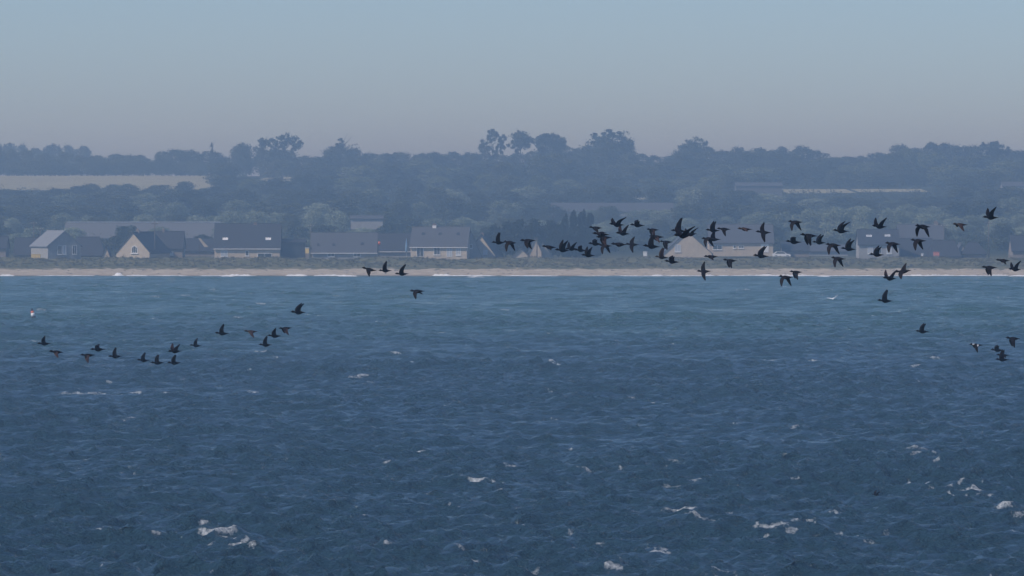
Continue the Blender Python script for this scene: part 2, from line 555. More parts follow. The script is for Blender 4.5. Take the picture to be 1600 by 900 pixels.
# surf: broken low foam ridges along the waterline
V, F = [], []
def surf_strip(px0, px1, yoff, h, wd):
    x0, x1 = X(px0, 1188), X(px1, 1188)
    n = max(3, int((x1 - x0) / .35))
    base = len(V)
    for i in range(n + 1):
        t = i / n
        x = x0 + (x1 - x0) * t
        sh = 2.2 * math.sin(x * .031 + .4) + 1.1 * math.sin(x * .083) - .02 * x
        y = 1187.2 - sh + yoff + .5 * math.sin(x * .6) + .25 * random.random()
        e = (math.sin(math.pi * min(1, max(0, t))) ** .4) * (.35 + .65 * random.random())
        V.extend([(x, y - wd, .02), (x, y - wd * .3, .05 + h * e), (x, y + wd * .4, .04 + h * e * .8), (x, y + wd, .02)])
        if i:
            b = base + (i - 1) * 4
            for k in range(3): F.append((b + k, b + 4 + k, b + 5 + k, b + 1 + k))
px = -70
while px < 1670:
    ln = random.choice([20, 35, 60, 90, 140])
    dens = .55 if px < 800 else .85
    if random.random() < dens:
        surf_strip(px, px + ln, random.uniform(-1.5, .3), random.uniform(.12, .38), random.uniform(.5, 1.2))
    px += ln * random.uniform(.8, 1.1) if px > 800 else ln * random.uniform(1.0, 1.5)
for a0, a1, yo, h in ((0, 25, -1, .4), (178, 192, 0, .75), (350, 395, -1.5, .45), (675, 705, -1, .5), (530, 560, -9, .3), (350, 372, -12, .25), (1270, 1290, -16, .35), (1570, 1600, -12, .3), (730, 760, -26, .25)):
    surf_strip(a0, a1, yo, h, .8)
surf = link('surf_foam', np_mesh('surf_foam', V, F, mat('foam', (.78, .79, .78), .9, .08, 3, .4), True))
tag(surf, 'broken white surf line washing along the sandy beach', 'surf', kind='stuff')

# ------------------------------------------------------------------ foliage meshes
def leaf_cloud(centers, radii, per, size, tones, flat=.75, seed=0, up=0.0):
    """small leaf quads on the shells of clumps"""
    r = np.random.RandomState(seed)
    n = len(centers) * per
    c = np.repeat(np.asarray(centers, float), per, 0)
    rr = np.repeat(np.asarray(radii, float), per)[:, None]
    d = r.randn(n, 3); d /= np.linalg.norm(d, axis=1)[:, None]
    d[:, 2] = d[:, 2] * flat + up * abs(d[:, 2])
    p = c + d * rr * (r.rand(n, 1) ** .35) * (1 + .28 * np.abs(r.randn(n, 1)))
    nrm = d + .7 * r.randn(n, 3); nrm /= np.linalg.norm(nrm, axis=1)[:, None]
    t = np.cross(nrm, r.randn(n, 3)); t /= np.linalg.norm(t, axis=1)[:, None]
    b = np.cross(nrm, t)
    s = size * (.6 + .8 * r.rand(n, 1))
    V = np.stack([p - t * s, p - b * s * .6, p + t * s, p + b * s * .6], 1).reshape(-1, 3)
    F = np.arange(n * 4).reshape(-1, 4)
    tone = np.repeat(np.repeat(np.asarray(tones, float), per) + .18 * r.randn(n), 4)
    return V, F, np.clip(tone, 0, 1)


def leaf_mesh(name, V, F, tone, m):
    me = np_mesh(name, V, F, m)
    a = me.attributes.new('tone', 'FLOAT', 'POINT')
    a.data.foreach_set('value', tone.astype(np.float32))
    return me


def crown_round(seed, n=62, per=64, rx=.5, z0=.12, z1=1.0, dome=1.0, mtl='leaf', size=.026, clump=(.09, .17)):
    """unit crown: base of tree at z=0, top at z=1, half width about .5"""
    r = np.random.RandomState(seed)
    cs, rs, ts = [], [], []
    cz = (z0 + z1) / 2; hz = (z1 - z0) / 2
    lob = r.rand(5) * 6.28
    for i in range(n):
        u = r.rand() * 2 * math.pi; w = 1 - 2 * r.rand() ** 1.15
        w = max(-1, min(1, w)); q = math.sqrt(max(0, 1 - w * w)) ** (dome if w > 0 else .25)
        f = (.86 + .16 * math.sin(2 * u + lob[0]) + .12 * math.sin(3 * u + lob[1] + 2 * w)) * r.uniform(.72, 1.0)
        rad_c = r.uniform(*clump)
        cs.append((math.cos(u) * q * (rx - rad_c * .7) * f, math.sin(u) * q * (rx - rad_c * .7) * f, cz + w * (hz - rad_c * .8) * (.9 + .1 * f)))
        rs.append(rad_c); ts.append(r.uniform(.15, .85))
    for i in range(8):
        cs.append((r.uniform(-.2, .2), r.uniform(-.2, .2), cz + r.uniform(-.6, .4) * hz)); rs.append(.2); ts.append(.2)
    V, F, t = leaf_cloud(cs, rs, per, size, ts, seed=seed)
    return leaf_mesh('crown', V, F, t, M[mtl])


def trunk_mesh(seed, h=.62, r0=.028, n_l=6, spread=.32, bare=False):
    r = random.Random(seed)
    b = MB()
    pts = [Vector((0, 0, -.04))]
    for k in range(4):
        pts.append(Vector((r.uniform(-.02, .02) * (k + 1), r.uniform(-.02, .02) * (k + 1), h * (k + 1) / 4)))
    for k in range(4):
        b.tube(pts[k], pts[k + 1], r0 * (1 - .2 * k), r0 * (1 - .2 * (k + 1)), 7)
    for k in range(n_l):
        s = pts[2].lerp(pts[4], r.random()); a = r.uniform(0, 6.28)
        e = s + Vector((math.cos(a) * spread * r.uniform(.6, 1), math.sin(a) * spread * r.uniform(.6, 1), r.uniform(.1, .3)))
        mid = s.lerp(e, .5) + Vector((0, 0, -.02))
        b.tube(s, mid, r0 * .42, r0 * .3, 5); b.tube(mid, e, r0 * .3, r0 * .12, 5)
    me = bpy.data.meshes.new('trunk'); me.from_pydata(b.v, [], b.f); me.update(); me.materials.append(M['bark'])
    return me


TR = {}
TR['round'] = [crown_round(20 + i, rx=.5 + .03 * (i % 3), z0=.0) for i in range(9)]
TR['dome'] = [crown_round(50 + i, n=70, per=80, z0=.0, dome=.7, clump=(.08, .13), size=.02) for i in range(2)]
TR['ragged'] = [crown_round(60 + i, n=52, per=56, rx=.48, z0=.02, clump=(.07, .14)) for i in range(4)]
TR['willow'] = [crown_round(70 + i, n=44, per=90, z0=.0, mtl='pale_leaf', clump=(.09, .16), size=.024) for i in range(4)]
TR['olive'] = [crown_round(76 + i, z0=0, mtl='mid_leaf') for i in range(3)]
TR['shrub'] = [crown_round(80 + i, n=26, per=70, z0=.0, clump=(.12, .2), size=.04) for i in range(3)]


def sparse_crown(seed, lobes, per=55, size=.02):
    r = np.random.RandomState(seed)
    cs, rs, ts = [], [], []
    for (x, z, q, n) in lobes:
        q *= 1.35
        for i in range(int(n * 2.2)):
            d = r.randn(3); d /= np.linalg.norm(d); d *= r.uniform(.6, 1.1)
            cs.append((x + d[0] * q * .8, d[1] * q * .9, z + d[2] * q * .75)); rs.append(q * r.uniform(.12, .38)); ts.append(r.uniform(.2, .8))
    V, F, t = leaf_cloud(cs, rs, min(per, 55), size, ts, seed=seed)
    return leaf_mesh('crown', V, F, t, M['leaf'])


def conifer_crown(seed):
    r = np.random.RandomState(seed)
    cs, rs, ts = [], [], []
    for i in range(60):
        z = .04 + .92 * r.rand(); q = .42 * (1 - z) ** .75 + .05
        a = r.rand() * 6.28; k = r.uniform(.4, 1)
        cs.append((math.cos(a) * q * k, math.sin(a) * q * k, z)); rs.append(.07 + .06 * (1 - z)); ts.append(r.rand())
    V, F, t = leaf_cloud(cs, rs, 60, .03, ts, seed=seed)
    return leaf_mesh('crown', V, F, t, M['dark_leaf'])


TR['conifer'] = [conifer_crown(90 + i) for i in range(3)]
TR['hedge'] = [crown_round(95 + i, n=40, per=70, z0=0, mtl='dark_leaf', clump=(.1, .17), size=.035) for i in range(2)]
TRUNK = [trunk_mesh(i) for i in range(6)]
TALLTRUNK = [trunk_mesh(10 + i, h=.8, r0=.018, n_l=9, spread=.3) for i in range(2)]

ANCH = [(5, 'the half-cut roof at far left'), (45, 'the leftmost whole dark roof'), (88, 'the house with sunlit roof slope'),
        (135, 'the long dark barn roof'), (165, 'the narrow pale gable'), (222, 'the gable with arched window'), (312, 'the pale striped gable strip'),
        (385, 'the big two-skylight house'), (456, 'the dark square shed'), (537, 'the long low grey roof'), (618, 'the dark roof with orange lamp'),
        (700, 'the white-chimney house'), (765, 'the half gable beside it'), (838, 'the small pointed gables'), (905, 'the dark spiky conifers'),
        (1008, 'the small white box'), (1075, 'the wide pale gable'), (1155, 'the long pale house'), (1221, 'the white parked car'),
        (1285, 'the low flat dark roof'), (1372, 'the dark four-pane house'), (1430, 'the white-gutter roof'), (1478, 'the roof with pink panel'),
        (1525, 'the small hipped dark roof'), (1590, 'the dark roof at far right')]
USED = {}


def where(px):
    ax, nm = min(ANCH, key=lambda q: abs(q[0] - px))
    if nm.startswith('the half gable'): nm = 'the half gable past the white chimney'
    d = px - ax
    return ('straight above ' if abs(d) < 9 else ('above-left of ' if d < 0 else 'above-right of ')) + nm


PLACED = []


def tree(kind, px, ytop, D, wpx, belt, name='tree', cat='tree', group=None, label=None, tall=False, jit=0.0):
    x = X(px, D)
    zb = T(x, D)
    zt = P(px, ytop, D).z
    h = max(zt - zb, 2.0)
    w = wpx * D / FPX
    root = empty(name, (x, D, zb), random.uniform(0, 6.28))
    cr = link('crown', random.choice(TR[kind]) if not isinstance(kind, bpy.types.Mesh) else kind, root)
    tr = link('trunk', random.choice(TALLTRUNK if tall else TRUNK), root)
    cr.scale = (w, w, h); tr.scale = (max(w, h * .5), max(w, h * .5), h)
    tag(root, label, cat, group)
    PLACED.append((root, px, ytop, h, w, belt, kind, label))
    return root


def prof(pts, x):
    return float(np.interp(x, [p[0] for p in pts], [p[1] for p in pts]))


SKYL = [(-60, 224), (0, 222), (30, 222), (60, 227), (110, 229), (140, 234), (150, 238), (170, 240), (185, 236), (215, 238), (235, 240), (265, 231), (285, 229), (315, 233), (335, 230),
        (350, 243), (362, 240), (385, 222), (405, 223), (425, 232), (450, 232), (475, 240), (500, 240), (512, 228), (530, 224), (550, 229), (575, 236), (600, 236), (650, 235),
        (700, 234), (745, 236), (800, 238), (835, 234), (862, 226), (885, 224), (905, 229), (925, 220), (950, 210), (965, 212), (985, 224), (1005, 238), (1030, 241),
        (1058, 240), (1068, 222), (1090, 217), (1105, 226), (1130, 230), (1160, 227), (1195, 230), (1212, 224), (1250, 225), (1275, 232), (1300, 241), (1335, 241), (1370, 235),
        (1398, 222), (1415, 220), (1432, 229), (1450, 221), (1480, 220), (1505, 226), (1530, 224), (1555, 220), (1572, 228), (1590, 234), (1605, 226), (1660, 230)]


def belt(D, x0, x1, step, topf, kinds, wr, bname, group, jitter=5, djit=20, name='tree', cat='tree'):
    x = x0
    while x < x1:
        px = x + random.uniform(-.3, .3) * step
        tree(random.choice(kinds), px, topf(px) + random.uniform(-jitter * .4, jitter), D + random.uniform(-djit, djit),
             random.uniform(*wr) * 1.12, bname, name=name, cat=cat, group=group)
        x += step


# far pale conifers on the left skyline
for px, y, w in ((2, 219, 16), (18, 219, 17), (33, 223, 18), (50, 227, 18), (72, 225, 17), (90, 222, 14), (104, 222, 15), (126, 226, 18), (138, 229, 12)):
    tree(random.choice(['ragged', 'round']), px + random.uniform(-4, 4), y + random.uniform(-2, 4), 3000, w * random.uniform(1.3, 2.3), 'on the far pale skyline', group='far pale treetops at the left of the ridge')
# the ridge
belt(2560, -50, 1650, 25, lambda x: prof(SKYL, x) + (8 if x < 150 else 1), ['round', 'round', 'ragged'], (34, 58), 'on the ridge skyline', 'trees on the ridge skyline', 3, 15)
belt(2510, -40, 340, 30, lambda x: 248, ['round'], (36, 56), 'above the left field', 'trees along the top edge of the left field', 6, 5)
belt(2420, 450, 1650, 36, lambda x: prof(SKYL, x) + 12, ['round', 'round', 'ragged', 'round', 'olive'], (42, 72), 'under the ridge', 'trees on the upper slope', 9)
belt(2290, 345, 1650, 44, lambda x: prof([(345, 246), (400, 284), (440, 284), (470, 254), (1200, 258), (1660, 252)], x), ['round', 'round', 'olive'], (48, 78), 'on the middle slope', 'trees on the middle slope', 10)
belt(2120, 345, 1220, 42, lambda x: 272, ['round', 'ragged', 'olive'], (44, 66), 'low on the slope', 'trees low on the slope', 8)
belt(2120, 1500, 1650, 40, lambda x: 268, ['round'], (44, 66), 'low on the slope', 'trees low on the slope', 8)
belt(2060, -50, 345, 28, lambda x: prof([(-50, 294), (0, 292), (30, 298), (60, 296), (110, 294), (140, 287), (180, 285), (205, 282), (235, 292), (290, 282), (320, 290), (345, 286)], x), ['round', 'ragged'], (34, 50),
     'below the left field', 'trees along the bottom of the left field', 4)
belt(1960, 1215, 1520, 34, lambda x: 308, ['round'], (40, 56), 'below the straw strips', 'trees below the right straw strips', 5)
belt(1880, -50, 1650, 40, lambda x: prof([(-50, 303), (340, 298), (380, 290), (560, 290), (860, 292), (1190, 294), (1215, 309), (1450, 309), (1500, 288), (1660, 286)], x), ['round', 'round', 'ragged', 'round', 'willow'], (46, 68), 'on the lower slope', 'trees on the lower slope', 9)
belt(1700, -50, 1650, 42, lambda x: prof([(-50, 315), (340, 312), (560, 308), (850, 310), (900, 322), (1040, 322), (1080, 310), (1180, 312), (1215, 320), (1450, 316), (1500, 308), (1660, 306)], x), ['round', 'shrub', 'willow'], (40, 62), 'at the hill foot', 'trees at the foot of the hill', 8)
belt(1540, 1140, 1650, 24, lambda x: prof([(1140, 335), (1220, 326), (1350, 322), (1440, 328), (1490, 334), (1660, 332)], x), ['willow'], (32, 50), 'in the seafront thicket', 'pale willowy trees behind the seafront', 5, name='willow_tree')
belt(1540, 340, 640, 30, lambda x: 330, ['willow', 'round', 'willow'], (34, 50), 'in the seafront thicket', 'pale willowy trees behind the seafront', 6, name='willow_tree')
belt(1540, 640, 1140, 40, lambda x: 340, ['willow', 'round'], (36, 52), 'in the seafront thicket', 'pale willowy trees behind the seafront', 7, name='willow_tree')
belt(1560, -40, 345, 34, lambda x: 334, ['round', 'willow', 'round'], (34, 50), 'in the seafront thicket', 'pale willowy trees behind the seafront', 6)
belt(1345, -40, 1650, 58, lambda x: 366, ['shrub', 'willow'], (26, 48), 'among the seafront roofs', 'garden bushes among the seafront houses', 8, 25, name='garden_bush', cat='bush')

belt(1440, -40, 1650, 50, lambda x: 350, ['shrub', 'willow', 'round'], (34, 56), 'close behind the roofs', 'bushy trees right behind the seafront roofs', 7, 20)


def undergrowth():
    r = np.random.RandomState(12)
    cs, rs, ts = [], [], []
    while len(cs) < 6500:
        y = r.uniform(1345, 2560); hw = y * .105
        x = r.uniform(-hw, hw); px_ = x / y * FPX + 800
        if y > 2175 and px_ < 352: continue
        if y > 2340 and 385 < px_ < 458: continue
        if 2130 < y < 2245 and (1215 < px_ < 1458): continue
        if 2010 < y < 2110 and 945 < px_ < 1022: continue
        q = r.uniform(.9, 2.2)
        cs.append((x, y, T(x, y) + q * .5)); rs.append(q); ts.append(r.uniform(.0, .8))
    V, F, t = leaf_cloud(cs, rs, 34, .30, ts, flat=.8, seed=13, up=.1)
    o = link('undergrowth', leaf_mesh('undergrowth', V, F, t, M['leaf']))
    tag(o, 'dense dark undergrowth filling the ground between the hillside trees', 'undergrowth', kind='stuff')


undergrowth()
# singular trees
tree('round', 379, 222, 2520, 50, '', label='rounded ridge tree at the right side of the skyline gap at left')
tree('round', 428, 232, 2515, 56, '', label='low rounded ridge tree filling beneath the two flat-topped pines')
lab = 'tree'
tree('dome', 866, 238, 2230, 96, '', label='broad dark dome-shaped tree, the largest on the slope right of centre')
tree('dome', 790, 252, 2180, 60, '', label='dark rounded dome tree left of the broadest dome on the slope')
tree(sparse_crown(1, [(0, .86, .13, 12), (-.3, .76, .09, 6), (-.22, .6, .1, 7), (.25, .62, .13, 9), (.0, .5, .12, 6)]), 770, 202, 2500, 56, '', label='tall thin tree with separate leafy tufts, left of the ball-topped tree', tall=True)
tree(sparse_crown(2, [(0, .82, .19, 22), (.22, .7, .1, 5), (-.2, .74, .12, 6), (.1, .55, .06, 3)], per=70), 814, 204, 2500, 62, '', label='ball-topped tree on a bare trunk rising above the ridge', tall=True)
tree(sparse_crown(3, [(-.15, .8, .2, 16), (.2, .78, .2, 16), (0, .86, .16, 10), (0, .6, .25, 10)]), 860, 210, 2500, 62, '', label='open dome tree on the ridge right of the ball-topped tree', tall=True)
UMB = [(-.28, .80, .14, 10), (0, .86, .15, 14), (.28, .78, .14, 10), (.1, .66, .1, 6), (.34, .56, .1, 6), (-.2, .62, .07, 3), (.1, .4, .16, 6)]
tree(sparse_crown(4, UMB, size=.018), 446, 210, 2500, 62, '', name='umbrella_pine', label='flat-topped umbrella pine, the wider and taller of the ridge pair at left', tall=True)
tree(sparse_crown(5, [(-.2, .86, .1, 8), (.15, .86, .1, 8), (0, .9, .1, 8), (0, .6, .08, 4)], size=.02), 411, 215, 2520, 38, '', name='umbrella_pine', label='small thin flat-topped pine just left of the umbrella pine', tall=True)
tree(sparse_crown(6, [(-.25, .62, .22, 12), (.2, .6, .25, 14), (0, .84, .1, 7), (-.2, .84, .08, 4), (.3, .82, .06, 3), (0, .5, .3, 14)], size=.018), 950, 198, 2480, 88, '', label='highest tree of the ridge with ragged twiggy top, right of centre', tall=True)
tree(sparse_crown(7, [(0, .9, .05, 4), (0, .76, .09, 6), (-.15, .7, .08, 4), (.18, .68, .08, 4), (0, .45, .3, 12)], size=.02), 533, 212, 2500, 66, '', label='mounded ridge tree with a small spiky tip left of centre', tall=True)
tree(sparse_crown(8, [(-.1, .8, .2, 16), (.15, .76, .2, 14), (.4, .86, .03, 3), (0, .5, .3, 10)], size=.02), 1086, 217, 2500, 56, '', label='rounded ridge tree standing alone above the wide pale gable', tall=True)
tree(sparse_crown(9, [(0, .93, .05, 5), (.0, .8, .03, 3)], per=50, size=.02), 1104, 219, 2510, 26, '', label='thin spindly tree with a tiny tuft on the ridge', tall=True)
tree(sparse_crown(10, [(-.3, .7, .14, 8), (0, .84, .12, 8), (.1, .66, .15, 8), (.4, .78, .1, 6), (0, .4, .3, 10)], size=.02), 1555, 217, 2500, 62, '', label='ridge tree with an arm of foliage reaching right, near right edge', tall=True)
tree(sparse_crown(11, [(0, .9, .06, 5), (0, .74, .09, 6), (0, .5, .2, 9)], size=.03), 331, 222, 2540, 20, '', label='small pointed ridge tree beside the gap in the skyline', tall=True)
# dark evergreens behind the seafront
for i, (px, y, w) in enumerate(((770, 352, 26), (790, 347, 32), (812, 345, 34), (836, 344, 34), (860, 345, 32))):
    tree('hedge', px, y - 3, 1262 + i, w * 1.35, '', name='evergreen_tree', group='dark evergreens behind the seafront',
         label=['dark evergreen tree at the left end of the dark row, lowest', 'dark evergreen tree second from the left end of the dark row',
                'middle dark evergreen tree above the peach-coloured small gable', 'dark evergreen tree directly above the grey paired gables',
                'dark evergreen tree next to the taller spiky conifers'][i])
for i, (px, y, w) in enumerate(((883, 335, 19), (896, 330, 19), (910, 328, 20), (922, 331, 18))):
    tree('conifer', px, y, 1258 + i * 2, w * 1.6, '', name='conifer', group='dark spiky conifers behind the seafront',
         label=['leftmost of the four tall dark spiky conifers', 'second from left of the four tall dark spiky conifers',
                'tallest of the four dark spiky conifers', 'rightmost of the four tall dark spiky conifers'][i])
for i, (px, y, w) in enumerate(((872, 356, 30), (903, 358, 34), (928, 360, 24))):
    tree('hedge', px, y - 6, 1252, w * 1.3, '', name='evergreen_tree', group='dark evergreens behind the seafront',
         label=['dark evergreen bush filling the foot left of the spiky conifers', 'dark evergreen bush at the feet of the spiky conifers',
                'dark evergreen bush at the right foot of the spiky conifers'][i])

KW = {'olive': 'lighter green tree', 'round': 'rounded tree', 'dome': 'domed tree', 'ragged': 'ragged tree', 'willow': 'willowy tree', 'shrub': 'bushy tree'}
rows = []
for (o, px, yt, h, w, bl, kind, label) in PLACED:
    if label: continue
    nm = KW[kind]
    if o.name.startswith('garden_bush'): nm = 'pale bush' if kind == 'willow' else 'dark bush'
    rows.append((o, px, bl, nm))
by = {}
for o, px, bl, nm in rows:
    by.setdefault((nm, bl, where(px)), []).append((px, o))
for (nm, bl, wh), lst in by.items():
    lst.sort(key=lambda q: q[0])
    n = len(lst)
    for i, (px, o) in enumerate(lst):
        pre = '' if n == 1 else (['left-hand ', 'right-hand '][i] if n == 2 else ['left-hand ', 'middle ', 'right-hand ', 'far right '][min(i, 3)])
        pre = pre
        wh2 = wh if 'bush' not in nm or 'bushy' in nm else wh.replace('straight above', 'right behind').replace('above-', 'behind and ')
        o['label'] = ' '.join((pre + nm + ' ' + bl + ', ' + wh2).split())
        if len(o['label'].split()) > 16: o['label'] = o['label'].replace(', straight ', ', ').replace(' at left', '').replace('straight ', '')
        assert len(o['label'].split()) <= 16, o['label']

# ------------------------------------------------------------------ dune scrub and beach wrack
def scatter_ground():
    r = np.random.RandomState(3)
    cs, rs, ts = [], [], []
    for i in range(2600):
        x = r.uniform(-150, 150); y = 1210 + 26 * r.rand() ** .8 + .02 * x * 0
        sh = 2.2 * math.sin(x * .031 + .4) + 1.1 * math.sin(x * .083) - .02 * x
        y -= sh * .8
        big = r.rand() < .1 and y > 1214
        q = r.uniform(.5, .85) if big else r.uniform(.16, .4)
        patch = .5 + .5 * math.sin(x * .11 + 2 * math.sin(y * .3)) * math.sin(y * .55 + x * .05)
        cs.append((x, y, T(x, y) + q * .25)); rs.append(q); ts.append((.1 if big else .35 + .55 * patch) * r.uniform(.6, 1.2))
    V, F, t = leaf_cloud(cs, rs, 46, .09, ts, flat=.5, seed=8, up=.35)
    # larger leaves outward on wide tufts
    o = link('dune_scrub', leaf_mesh('dune_scrub', V, F, t, M['scrub']))
    tag(o, 'dry olive scrub and marram tufts covering the dune above the beach', 'scrub', kind='stuff')
    cs, rs, ts = [], [], []
    for i in range(160):
        x = r.uniform(-130, 130); sh = 2.2 * math.sin(x * .031 + .4) + 1.1 * math.sin(x * .083) - .02 * x
        y = r.choice([1197, 1204, 1206]) + r.uniform(-1, 1) - sh
        cs.append((x, y, T(x, y) + .03)); rs.append(r.uniform(.15, .5)); ts.append(0)
    V, F, t = leaf_cloud(cs, rs, 20, .07, ts, flat=.2, seed=9)
    o = link('beach_wrack', leaf_mesh('beach_wrack', V, F, t, M['dark_leaf']))
    tag(o, 'scattered dark seaweed lying in thin lines on the sand', 'seaweed', kind='stuff')


scatter_ground()

# ------------------------------------------------------------------ houses
def face_frame(kind, L, Wd, he):
    """origin, right vector, outward normal of a wall face, house local coordinates"""
    if kind == 'front': return Vector((-L / 2, -Wd / 2, 0)), Vector((1, 0, 0)), Vector((0, -1, 0))
    if kind == 'left': return Vector((-L / 2, Wd / 2, 0)), Vector((0, -1, 0)), Vector((-1, 0, 0))
    if kind == 'right': return Vector((L / 2, -Wd / 2, 0)), Vector((0, 1, 0)), Vector((1, 0, 0))


def window(root, org, rt, nr, upv, u, v, w, h, style='glass', name='window', bars=1, sill=True):
    """frame bars proud of the wall; pane, sill are sub-parts"""
    def q(a, b, d): return org + rt * a + upv * b + nr * d
    def slab(mb, a0, a1, b0, b1, d0, d1):
        mb.hexa([q(a0, b0, d0), q(a1, b0, d0), q(a1, b0, d1), q(a0, b0, d1), q(a0, b1, d0), q(a1, b1, d0), q(a1, b1, d1), q(a0, b1, d1)])
    t = .09
    f = MB()
    slab(f, u - w / 2, u + w / 2, v - t, v, .003, .08); slab(f, u - w / 2, u + w / 2, v + h, v + h + t, .003, .08)
    slab(f, u - w / 2 - t, u - w / 2, v - t, v + h + t, .003, .08); slab(f, u + w / 2, u + w / 2 + t, v - t, v + h + t, .003, .08)
    for k in range(bars):
        c = u - w / 2 + w * (k + 1) / (bars + 1)
        slab(f, c - .035, c + .035, v + .002, v + h - .002, .035, .07)
    fo = f.build(name, M['slate'] if (style == 'dark' or (name == 'skylight' and style == 'glass')) else M['white'], root)
    p = MB(); slab(p, u - w / 2 + .002, u + w / 2 - .002, v + .002, v + h - .002, .004, .03)
    p.build('pane', M['blind'] if style == 'blind' else (M['white'] if style == 'white' else M['glass']), fo)
    if sill:
        s = MB(); slab(s, u - w / 2 - .16, u + w / 2 + .16, v - t - .1, v - t - .003, .002, .16)
        s.build('sill', M['white'], fo)
    return fo


def house(px0, px1, yr, ye, yb, D, facing='eave', rot=0, depth=9.0, wall='render', roof='slate', label='', name='house', cat='house',
          wins=(), lights=(), chim=(), hip=0.0, group=None, sink=.8, gutter=False):
    """facing 'eave': the ridge runs across the view; 'gable': the gable end faces the sea. pixel extents give the size."""
    m = D / FPX
    cx = X((px0 + px1) / 2, D)
    zb = P(800, yb, D).z
    wid = (px1 - px0) * m / (math.cos(rad(rot)) if facing == 'eave' or abs(rot) < 5 else math.cos(rad(rot)))
    hr = (yb - yr) * m; he = (yb - ye) * m
    if facing == 'eave': L, Wd, rz = wid, depth, rad(rot)
    else: L, Wd, rz = depth, wid, rad(rot) + rad(90)
    root = empty(name, (cx, D + (Wd / 2 if facing == 'eave' else L / 2), zb), rz)
    tag(root, label, cat, group)
    a, b = L / 2, Wd / 2
    ai = a - hip
    w = MB()
    # walls go down below grade
    for p in ([(-a, -b), (a, -b)], [(a, b), (-a, b)]):
        w.poly([(p[0][0], p[0][1], -sink), (p[1][0], p[1][1], -sink), (p[1][0], p[1][1], he), (p[0][0], p[0][1], he)])
    gz = he if hip else hr - .02
    if hip:
        w.poly([(a, -b, -sink), (a, b, -sink), (a, b, he), (a, -b, he)]); w.poly([(-a, b, -sink), (-a, -b, -sink), (-a, -b, he), (-a, b, he)])
    else:
        w.poly([(a, -b, -sink), (a, b, -sink), (a, b, he), (a, 0, gz), (a, -b, he)])
        w.poly([(-a, b, -sink), (-a, -b, -sink), (-a, -b, he), (-a, 0, gz), (-a, b, he)])
    w.build('wall', M[wall], root)
    # roof slabs
    r = MB(); t = .22; ov = .35; og = .25
    sl = (hr - he) / b
    ez = he - ov * sl
    if hip:
        A = [(-a - og, -b - ov, ez), (a + og, -b - ov, ez), (a + og, b + ov, ez), (-a - og, b + ov, ez)]
        R1, R2 = (-ai, 0, hr), (ai, 0, hr)
        up = lambda p: (p[0], p[1], p[2] + t)
        r.poly([up(A[0]), up(A[1]), up(R2), up(R1)]); r.poly([up(A[2]), up(A[3]), up(R1), up(R2)])
        r.poly([up(A[1]), up(A[2]), up(R2)]); r.poly([up(A[3]), up(A[0]), up(R1)])
        for i in range(4):
            j = (i + 1) % 4
            r.poly([A[i], A[j], up(A[j]), up(A[i])])
        r.poly([A[3], A[2], A[1], A[0]])
    else:
        for s in (-1, 1):
            p = [(-a - og, s * (b + ov), ez), (a + og, s * (b + ov), ez), (a + og, 0, hr), (-a - og, 0, hr)]
            if s > 0: p = [p[1], p[0], p[3], p[2]]
            r.hexa(p + [(q[0], q[1], q[2] + t) for q in p])
    ro = r.build('roof', M[roof], root)
    rc = MB(); rc.tube((-ai - (og if not hip else 0), 0, hr + t + .0), (ai + (og if not hip else 0), 0, hr + t + .0), .11, .11, 6)
    rc.build('ridge_tiles', M[roof], ro)
    if gutter:
        gt = MB(); gt.box(-a - og, a + og, -b - ov - .14, -b - ov - .003, ez - .02, ez + .13)
        gt.build('gutter', M['white'], ro)
    up3 = Vector((0, 0, 1))
    for wi in wins:
        face, u, v, ww, hh = wi[:5]
        st = wi[5] if len(wi) > 5 else 'glass'
        nmw = wi[6] if len(wi) > 6 else 'window'
        org, rt, nr = face_frame(face, L, Wd, he)
        fl = L if face == 'front' else Wd
        window(root, org, rt, nr, up3, u * fl, v, ww, hh, st, nmw, bars=1 if ww > .8 else 0, sill=(nmw == 'window'))
    for (u, v, ww, hh, st) in lights:                  # skylights on the front slope, u along the ridge, v up the slope 0..1
        slope = Vector((0, b, hr - he)).normalized()
        nr = Vector((0, -(hr - he), b)).normalized()
        ll = math.hypot(b, hr - he)
        org = Vector((-L / 2, -b, he)) + nr * (t * math.cos(math.atan(sl)) + .003)
        window(root, org, Vector((1, 0, 0)), nr, slope, u * L, v * ll, ww, hh, st, 'skylight', 0, False)
    for (u, ww, hh, st) in chim:
        c = MB(); xx = -a + u * L
        c.box(xx - ww / 2, xx + ww / 2, -.35, .35, hr - .5, hr + hh)
        co = c.build('chimney', M[st], ro)
        k = MB()
        k.box(xx - ww / 2 - .06, xx + ww / 2 + .06, -.41, .41, hr + hh + .002, hr + hh + .1)
        k.tube((xx - ww * .2, 0, hr + hh + .1), (xx - ww * .2, 0, hr + hh + .45), .11, .09, 8)
        k.tube((xx + ww * .2, 0, hr + hh + .1), (xx + ww * .2, 0, hr + hh + .45), .11, .09, 8)
        k.build('chimney_pot', M['brick'], co)
    return root


